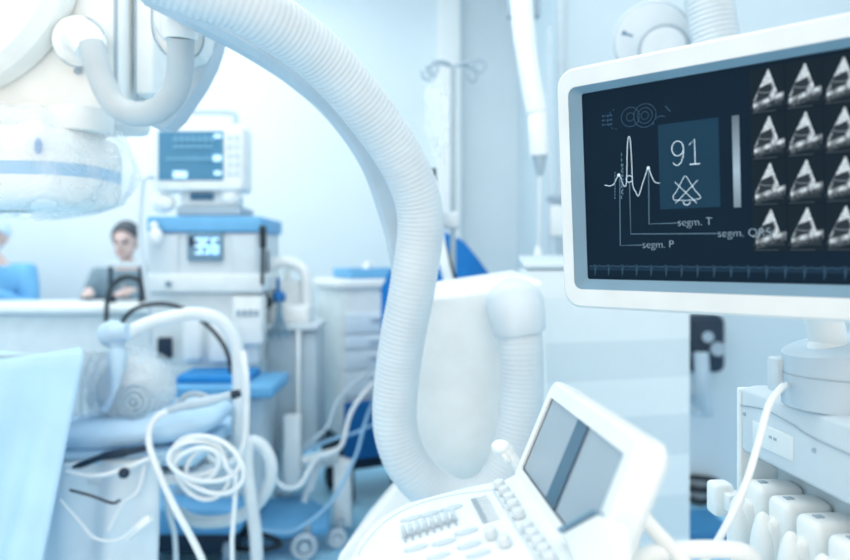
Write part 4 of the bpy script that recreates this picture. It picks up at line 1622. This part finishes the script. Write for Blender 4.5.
make_person('dark haired person in a grey shirt sitting behind the white counter looking down', P(118, 0, 4.33).x, 4.48, P(0, 241, 4.40).z, 'shirt_grey', tilt=.18)
make_person('person in a light blue gown and pale cap at the left edge behind the counter', P(-19, 0, 4.35).x, 4.50, P(0, 237, 4.4).z, 'gown_blue', cap=True, mask=True, tilt=.1)
# laptop-like screen edge in front of the seated person, on the counter
lt = thing('desk_screen', 'slim pale desk screen in front of the grey shirted person', 'screen', P(127, 306, 3.9))
mb = MB(); bxp(mb, 107, 262, 146, 267, 3.92, .03, .006)
build('top_bar', mb, 'pale_grey', lt)
mb = MB(); bxp(mb, 106, 296, 113, 305, 3.92, .05, .006); bxp(mb, 138, 266, 142, 305, 3.92, .03, .004); bxp(mb, 108, 266, 111, 305, 3.92, .03, .004); bxp(mb, 106, 303, 142, 306, 3.92, .05, .003)
build('stand', mb, 'navy', lt)
cable('machine_cable', [P(106, 322, 3.71), P(108, 296, 3.5), P(116, 282, 3.3), P(128, 277, 3.3), P(140, 282, 3.3), P(147, 300, 3.25)], .012, 'black_rubber', 'thick black cable hooked behind the breathing tube in front of the counter', 'cable')
cable('curved_cable', [P(116, 333, 2.95), P(128, 314, 2.95), P(143, 306, 2.95), P(165, 304, 2.95), P(188, 311, 2.95), P(212, 330, 2.95), P(226, 350, 2.95), P(231, 372, 2.95), P(230, 388, 2.95)], .009, 'black_rubber', 'thin black cable curving over the breathing tube at the machine front', 'cable')
oc = thing('office_chair', 'blue chair back just right of the person at the left edge', 'chair', (P(14, 0, 4.85).x, 4.9, 0))
xo = P(12, 0, 4.85).x
build('backrest', MB().box((xo, 4.84, Zp(297, 4.84) - .19), (.22, .05, .38), bev=.03), 'deep_blue', oc)
build('seat', MB().box((xo, 5.0, .5), (.36, .28, .07), bev=.03), 'deep_blue', oc)
build('pedestal', MB().cyl((xo, 4.98, .03), (xo, 4.98, .48), .03).box((xo, 4.98, .03), (.4, .08, .06), bev=.01).box((xo, 4.98, .03), (.08, .36, .06), bev=.01).box((xo, 4.86, .62), (.05, .03, .3)), 'navy', oc)

# ------------------------------------------------------------------ operating table with drape, pillow, hood
ot = thing('operating_table', 'narrow operating table with pale cover and dark painted shadow gap at the lower left', 'operating table', (-1.2, 2.45, 0))
zm = P(0, 452, 2.15).z
mb = MB(); mb.box((-1.38, 2.40, zm - .025), (1.36, .50, .05), bev=.02)
build('mattress', mb, 'drape_cloth', ot)
mb = MB(); mb.tube(spline([P(58, 470, 2.13), P(80, 465, 2.12), P(105, 456, 2.12), P(128, 452, 2.12), P(150, 447, 2.125)], 5), [.006] * 5 + [.010] * 5 + [.013] * 5 + [.010] * 5 + [.004], 10)
build('shadow_strip', mb, 'navy', ot)  # dark strip standing in for the shadow gap under the pillow
mb = MB(); mb.box((-1.38, 2.40, zm - .085), (1.40, .52, .03), bev=.008)
build('table_frame', mb, 'pale_grey', ot)
mb = MB(); mb.box((-1.25, 2.42, (zm - .1) / 2 + .03), (.30, .28, zm - .12), bev=.03); mb.box((-1.2, 2.42, .05), (.8, .45, .1), bev=.03)
build('pedestal', mb, 'pale_grey', ot)
# white under-sheet hanging from the table edge
mb = MB()
def shf(u, v):
    x = -1.55 + u * .745
    y = 2.135 - .05 * v + .016 * math.sin(19 * u + 2 * v) + .010 * math.sin(37 * u)
    z = (zm - .035 + .02 * u) * (1 - v) + .22 * v + .03 * math.sin(3 * u) * v
    return Vector((x, y, z))
mb.grid(shf, 70, 30)
sh_ = build('under_sheet', mb, 'sheet_cloth')
so = sh_.modifiers.new('t', 'SOLIDIFY'); so.thickness = .004
tag(sh_, 'white sheet hanging from the side of the operating table under the pillow', 'sheet')
# pillow
mb = MB()
def pil(u, v):
    th, ph = 2 * PI * u, PI * v
    sx, sy, sz = .27, .20, .055
    e = .55
    f_ = lambda t: math.copysign(abs(t) ** e, t)
    x, y, z = f_(math.cos(th)) * f_(math.sin(ph)), f_(math.sin(th)) * f_(math.sin(ph)), math.cos(ph)
    dent = .35 * math.exp(-((x + .25) ** 2 + y * y) * 4) * (z > 0)
    wr = .05 * math.sin(8 * x + 5 * y) + .04 * math.sin(13 * y - 6 * x)
    return Vector((-.935 + sx * x, 2.345 + sy * y, zm + .045 + sz * (z * (1 - dent) + (wr if z > 0 else 0)) + .028 * x))
mb.grid(pil, 64, 28)
tag(build('pillow', mb, 'pillow_cloth'), 'pale blue crumpled pillow under the clear plastic hood', 'pillow')
# hood
hd2 = thing('plastic_hood', 'crumpled clear plastic hood over a rounded form on the pale blue pillow', 'hood', (P(135, 0, 2.3).x, 2.36, zm + .09))
hc = P(133, 388, 2.34)
mb = MB()
def hoodf(u, v):
    th, ph = 2 * PI * u, PI * v
    r = 1 + .03 * math.sin(7 * th + 5 * ph) * math.sin(ph) + .03 * math.sin(12 * ph - 4 * th) * math.sin(ph)
    return hc + Vector((.142 * r * math.sin(ph) * math.cos(th), .135 * r * math.sin(ph) * math.sin(th), .142 * r * math.cos(ph)))
mb.grid(hoodf, 56, 30)
build('hood_film', mb, 'hood_film', hd2)
mb = MB()
mb.sphere(hc + Vector((.006, .010, -.010)), 1, (.126, .118, .122), seg=32, rings=18)
build('inner_form', mb, 'pale_grey', hd2)
mb = MB()
cm = P(134, 402, 2.19)
axm = unit((.05, -1, .05))
mb.torus(cm, axm, .036, .0055, 36, 10); mb.torus(cm + axm * .008, axm, .020, .005, 30, 8); mb.sphere(cm + axm * .004, .010)
mb.torus(cm - axm * .012, axm, .052, .004, 36, 8)
build('mask_ring', mb, 'jar_grey', hd2)
mb = MB()
mb.tube(spline([P(117, 352, 2.25), P(116, 375, 2.215), P(113, 395, 2.21), P(104, 410, 2.22)], 6), [.03, .03, .028, .026, .024, .022, .02, .018, .016, .015, .014, .012, .012, .012, .012, .012, .012, .012, .012], 12)
build('blue_strap', mb, 'cap_blue', hd2)
mb = MB()
for x in (80, 90, 98):
    mb.tube(spline([P(x + 8, 352, 2.32), P(x, 375, 2.30), P(x - 4, 400, 2.30), P(x - 2, 422, 2.32)], 6), .020, 8)
build('film_fold', mb, 'hood_film', hd2)

# blue drape at the far left
mb = MB()
def drf(u, v):
    # u along x from left off-frame to the right edge; v from back over the ridge down to the hem
    d0 = 2.0
    xe_top, xe_bot = P(84, 0, d0).x - max(0, .35 - v) / .35 * .42, P(48, 0, d0).x
    k = max(0, (v - .35) / .65)
    xr_ = xe_top * (1 - k) + xe_bot * k
    x = -2.3 + u * (xr_ + 2.3)
    zr = P(0, 346 + 8 * u, d0).z + .03 * math.sin(6 * u)
    if v < .35:
        t = v / .35
        y = 2.75 - (2.75 - d0) * t
        z = zr - .10 * (1 - t) ** 2 + .012 * math.sin(9 * u + 6 * t)
    else:
        y = d0 - .10 * k + (.042 * math.sin(23 * u + .8 * k) + .024 * math.sin(51 * u + 2 * k)) * (k ** .6)
        z = zr * (1 - k) + .24 * k
    return Vector((x, y, z))
mb.grid(drf, 90, 70)
dp = build('surgical_drape', mb, 'drape_cloth')
so = dp.modifiers.new('t', 'SOLIDIFY'); so.thickness = .005
tag(dp, 'light blue surgical drape hanging in folds at the left edge', 'drape')
# support hoop under the drape
mb = MB()
xx0, xx1 = P(52, 0, 2.12).x, -2.1
mb.tube([(xx0, 2.16, zm), (xx0, 2.16, P(0, 360, 2.1).z), (xx1, 2.16, P(0, 360, 2.1).z), (xx1, 2.16, .02)], .010, 8)
tag(build('drape_frame', mb, 'steel'), 'thin steel hoop holding up the light blue drape', 'frame')

# ------------------------------------------------------------------ tubes, hoses and cables around the table
mb = MB()
ribbed(mb, [P(122, 338, 2.3), P(140, 327, 2.33), P(168, 318, 2.38), P(198, 314, 2.42), P(222, 322, 2.44), (P(236, 345, 2.46)), P(239, 385, 2.47), P(238, 425, 2.47), P(240, 455, 2.48)], .0235, .014, amp=.05, seg=16)
tag(build('breathing_tube', mb, 'tube_white'), 'thick white breathing tube arching from the hood over the blue tray', 'tube')
mb = MB()
mb.sphere(P(113, 334, 2.30), .045, (1.1, .9, 1)); mb.cyl(P(113, 336, 2.30), P(120, 356, 2.28), .026, .022, 16)
mb.cyl(P(113, 334, 2.28), P(128, 332, 2.28), .028, .028, 16)
tag(build('tube_connector', mb, 'cap_blue'), 'pale blue white connector joining the breathing tube above the hood', 'connector')
mb = MB()
ribbed(mb, [P(170, 508, 2.55), P(196, 521, 2.52), P(228, 520, 2.5), P(254, 507, 2.48), P(269, 485, 2.46), P(271, 463, 2.45), P(262, 446, 2.45), P(250, 443, 2.44), P(247, 465, 2.42), P(251, 500, 2.40), P(256, 540, 2.4), P(257, 590, 2.4), P(255, 650, 2.4)], .0225, .014, amp=.05, seg=16)
tag(build('looped_tube', mb, 'tube_white'), 'thick white tube looping below the table beside the grey lower body', 'tube')
mb = MB()
pts = []
for k in range(5 * 24 + 1):
    t = 2 * PI * k / 24
    rx = 27 + 9 * math.sin(k * .043)
    pts.append(P(203 + 6 * math.sin(k * .06) + rx * math.cos(t), 464 + 5 * math.cos(k * .05) + (23 + 8 * math.sin(k * .043 + 1)) * math.sin(t + .25 * math.sin(k * .05)), 2.09 + .02 * math.sin(k * .19)))
mb.tube(pts + [P(236, 475, 2.09), P(235, 500, 2.09), P(232, 540, 2.09), P(233, 600, 2.09)], .0075, 8)
tag(build('coiled_tubing', mb, 'tube_white'), 'coil of thin white tubing hanging at the table end', 'tubing')
cable('white_lead', [P(168, 436, 2.30), P(180, 431, 2.28), P(197, 445, 2.27), P(215, 462, 2.27), P(232, 462, 2.27), P(243, 448, 2.28), P(246, 420, 2.3), P(246, 380, 2.32), P(243, 352, 2.36)], .012, 'tube_white', 'smooth white lead curving up beside the breathing tube', 'cable', seg=10)
cable('hanging_loop', [P(165, 434, 2.3), P(163, 470, 2.3), P(168, 510, 2.3), P(175, 540, 2.3), P(176, 600, 2.3)], .009, 'tube_white', 'thin white loop hanging left of the coiled tubing', 'cable')
hp2 = thing('handheld_probe', 'grey handheld probe with a long white cable lying across the pillow', 'probe', P(205, 405, 2.22))
mb = MB()
mb.tube(spline([P(164, 413, 2.15), P(180, 407, 2.15), P(205, 402, 2.15), P(228, 396, 2.16), P(240, 393, 2.16)], 5), [.010] * 3 + [.013] * 4 + [.016] * 6 + [.013] * 4 + [.011] * 4, 14)
build('handle', mb, 'rail_blue_grey', hp2)
mb = MB(); mb.cyl(P(232, 395, 2.158), P(240, 393, 2.158), .0145, .012, 14)
build('dark_tip', mb, 'navy', hp2)
mb = MB()
mb.tube(spline([P(168, 411.5, 2.15), P(157, 417, 2.14), P(149.5, 430, 2.12), P(150, 448, 2.10), P(160, 475, 2.08), P(175, 508, 2.06), P(190, 535, 2.05), P(203, 562, 2.04), P(222, 610, 2.04)], 10), .0105, 10)
build('probe_lead', mb, 'tube_white', hp2)
mb = MB()
mb.tube(spline([P(178, 404, 2.17), P(186, 396, 2.17), P(198, 394, 2.17), P(212, 399, 2.17)], 5), .009, 8)
build('lead_clip', mb, 'mid_grey', hp2)
for k, (pts_, r_, lab) in enumerate((
        ([P(66, 472, 2.08), P(90, 476, 2.07), P(115, 472, 2.07), P(150, 458, 2.1)], .007, 'pale lead running across the hanging sheet just below the pillow'),
        ([P(70, 490, 2.06), P(92, 496, 2.05), P(112, 503, 2.05), P(120, 500, 2.05)], .004, 'fine dark lead across the middle of the hanging sheet'),
        ([P(60, 500, 2.05), P(78, 520, 2.04), P(95, 538, 2.04), P(118, 540, 2.03), P(134, 528, 2.02)], .004, 'fine pale lead drooping across the lower hanging sheet'),
        ([P(145, 465, 2.1), P(138, 490, 2.08), P(122, 505, 2.07), P(108, 530, 2.06)], .005, 'thin white lead slanting down left of the long probe cable'))):
    cable('monitor_lead', pts_, r_, 'black_rubber' if k == 1 else 'tube_white', lab, 'cable', 'leads over the hanging sheet')
mb = MB(); mb.tube([P(126, 539, 2.04), P(136, 530, 2.04), P(147, 521, 2.04), P(151, 518, 2.04)], [.010, .013, .015, .010], 12)
tag(build('lead_plug', mb, 'white_plastic'), 'white plug at the end of a lead below the table', 'plug')
mb = MB(); mb.sphere(P(124, 473, 2.06), .016)
tag(build('sensor_clip', mb, 'navy'), 'small dark clip hanging below the pillow on the sheet', 'clip')
# leads between the suction stand and the trolley
leads = (
    ([P(272, 475, 2.9), P(285, 488, 2.88), P(300, 485, 2.9), P(309, 470, 2.95), P(318, 458, 3.05), P(334, 452, 3.08), P(343, 442, 3.1), P(350, 415, 3.15), P(362, 396, 3.2), P(384, 372, 3.3)], .010, 'tube_white', 'long white lead rising from the suction stand to the ribbed hose'),
    ([P(262, 530, 2.9), P(290, 532, 2.88), P(312, 520, 2.9), P(328, 505, 2.95), P(340, 488, 3.0), P(356, 455, 3.1), P(366, 420, 3.2), P(380, 385, 3.3)], .008, 'blue_stripe', 'pale blue lead curving low past the caster and up'),
    ([P(303, 448, 3.05), P(318, 436, 3.05), P(328, 425, 3.1), P(335, 405, 3.15), P(345, 392, 3.2), P(372, 368, 3.3)], .007, 'rail_blue_grey', 'grey lead above the crossbar of the suction stand'),
    ([P(305, 452, 3.08), P(330, 440, 3.1), P(352, 434, 3.15), P(372, 425, 3.2), P(388, 415, 3.25)], .007, 'blue_stripe', 'pale blue lead crossing the dark blue drawer'))
for pts_, r_, m_, lab in leads:
    cable('equipment_lead', pts_, r_, m_, lab, 'cable', 'leads near the suction stand')
for k, (x, y) in enumerate(((322, 470), (316, 480))):
    cable('short_tube', [P(x, y - 14, 3.1), P(x - 6, y + 4, 3.08), P(x - 12, y + 22, 3.06)], .014, 'pale_grey', ('upper' if k == 0 else 'lower') + ' short grey tube hanging under the suction stand crossbar', 'tube', 'short tubes under the crossbar')
cable('coiled_floor_cable', [P(200, 540, 3.0), P(225, 533, 3.0), P(258, 534, 2.95), P(280, 543, 2.9), P(262, 550, 2.9), P(230, 548, 2.95), P(205, 552, 2.95)], .012, 'black_rubber', 'dark cable loop on the floor under the machine base', 'cable')

# ------------------------------------------------------------------ light
def area(name, loc, size, power, rot=(0, 0, 0), color=(.98, .955, .90)):
    l = bpy.data.lights.new(name, 'AREA')
    l.shape = 'RECTANGLE'
    l.size, l.size_y = size
    l.energy = power
    l.color = color
    o = bpy.data.objects.new(name, l)
    COL.objects.link(o)
    o.location = loc
    o.rotation_euler = rot
    return o


area('ceiling_lamp_back', (-2.2, 4.0, 3.36), (2.6, 1.4), 64)
area('ceiling_lamp_middle', (-0.8, 1.9, 3.36), (2.4, 1.2), 50)
area('ceiling_lamp_front', (0.2, 0.0, 3.36), (2.4, 1.4), 17)
area('fill_light_left', (-1.9, 0.4, 3.36), (1.4, 1.4), 18)  # unseen fill, added to brighten the x-ray arm housing
area('ceiling_lamp_right', (1.6, 2.4, 3.36), (1.2, 1.6), 14)

w = bpy.data.worlds.new('World')
SC.world = w
w.use_nodes = True
w.node_tree.nodes['Background'].inputs['Color'].default_value = (1.08, .945, .84, 1)
w.node_tree.nodes['Background'].inputs['Strength'].default_value = 2.15

# ------------------------------------------------------------------ camera
cam = bpy.data.cameras.new('Camera')
co = bpy.data.objects.new('Camera', cam)
COL.objects.link(co)
co.location = EYE
co.rotation_euler = (PI / 2, 0, 0)
cam.sensor_width = 36
cam.lens = 36 * F / 850
cam.shift_y = -(280 - HZ) / 850
cam.clip_start = 0.02
cam.dof.use_dof = True
cam.dof.focus_distance = 1.13
cam.dof.aperture_fstop = 2.0
SC.camera = co

vs_ = SC.view_settings
vs_.view_transform = 'Standard'
vs_.look = 'None'
vs_.gamma = 1
vs_.exposure = -0.51
vs_.use_curve_mapping = False
SC.cycles.use_denoising = True
SC.cycles.diffuse_bounces = 6
SC.cycles.max_bounces = 12
SC.cycles.transparent_max_bounces = 16
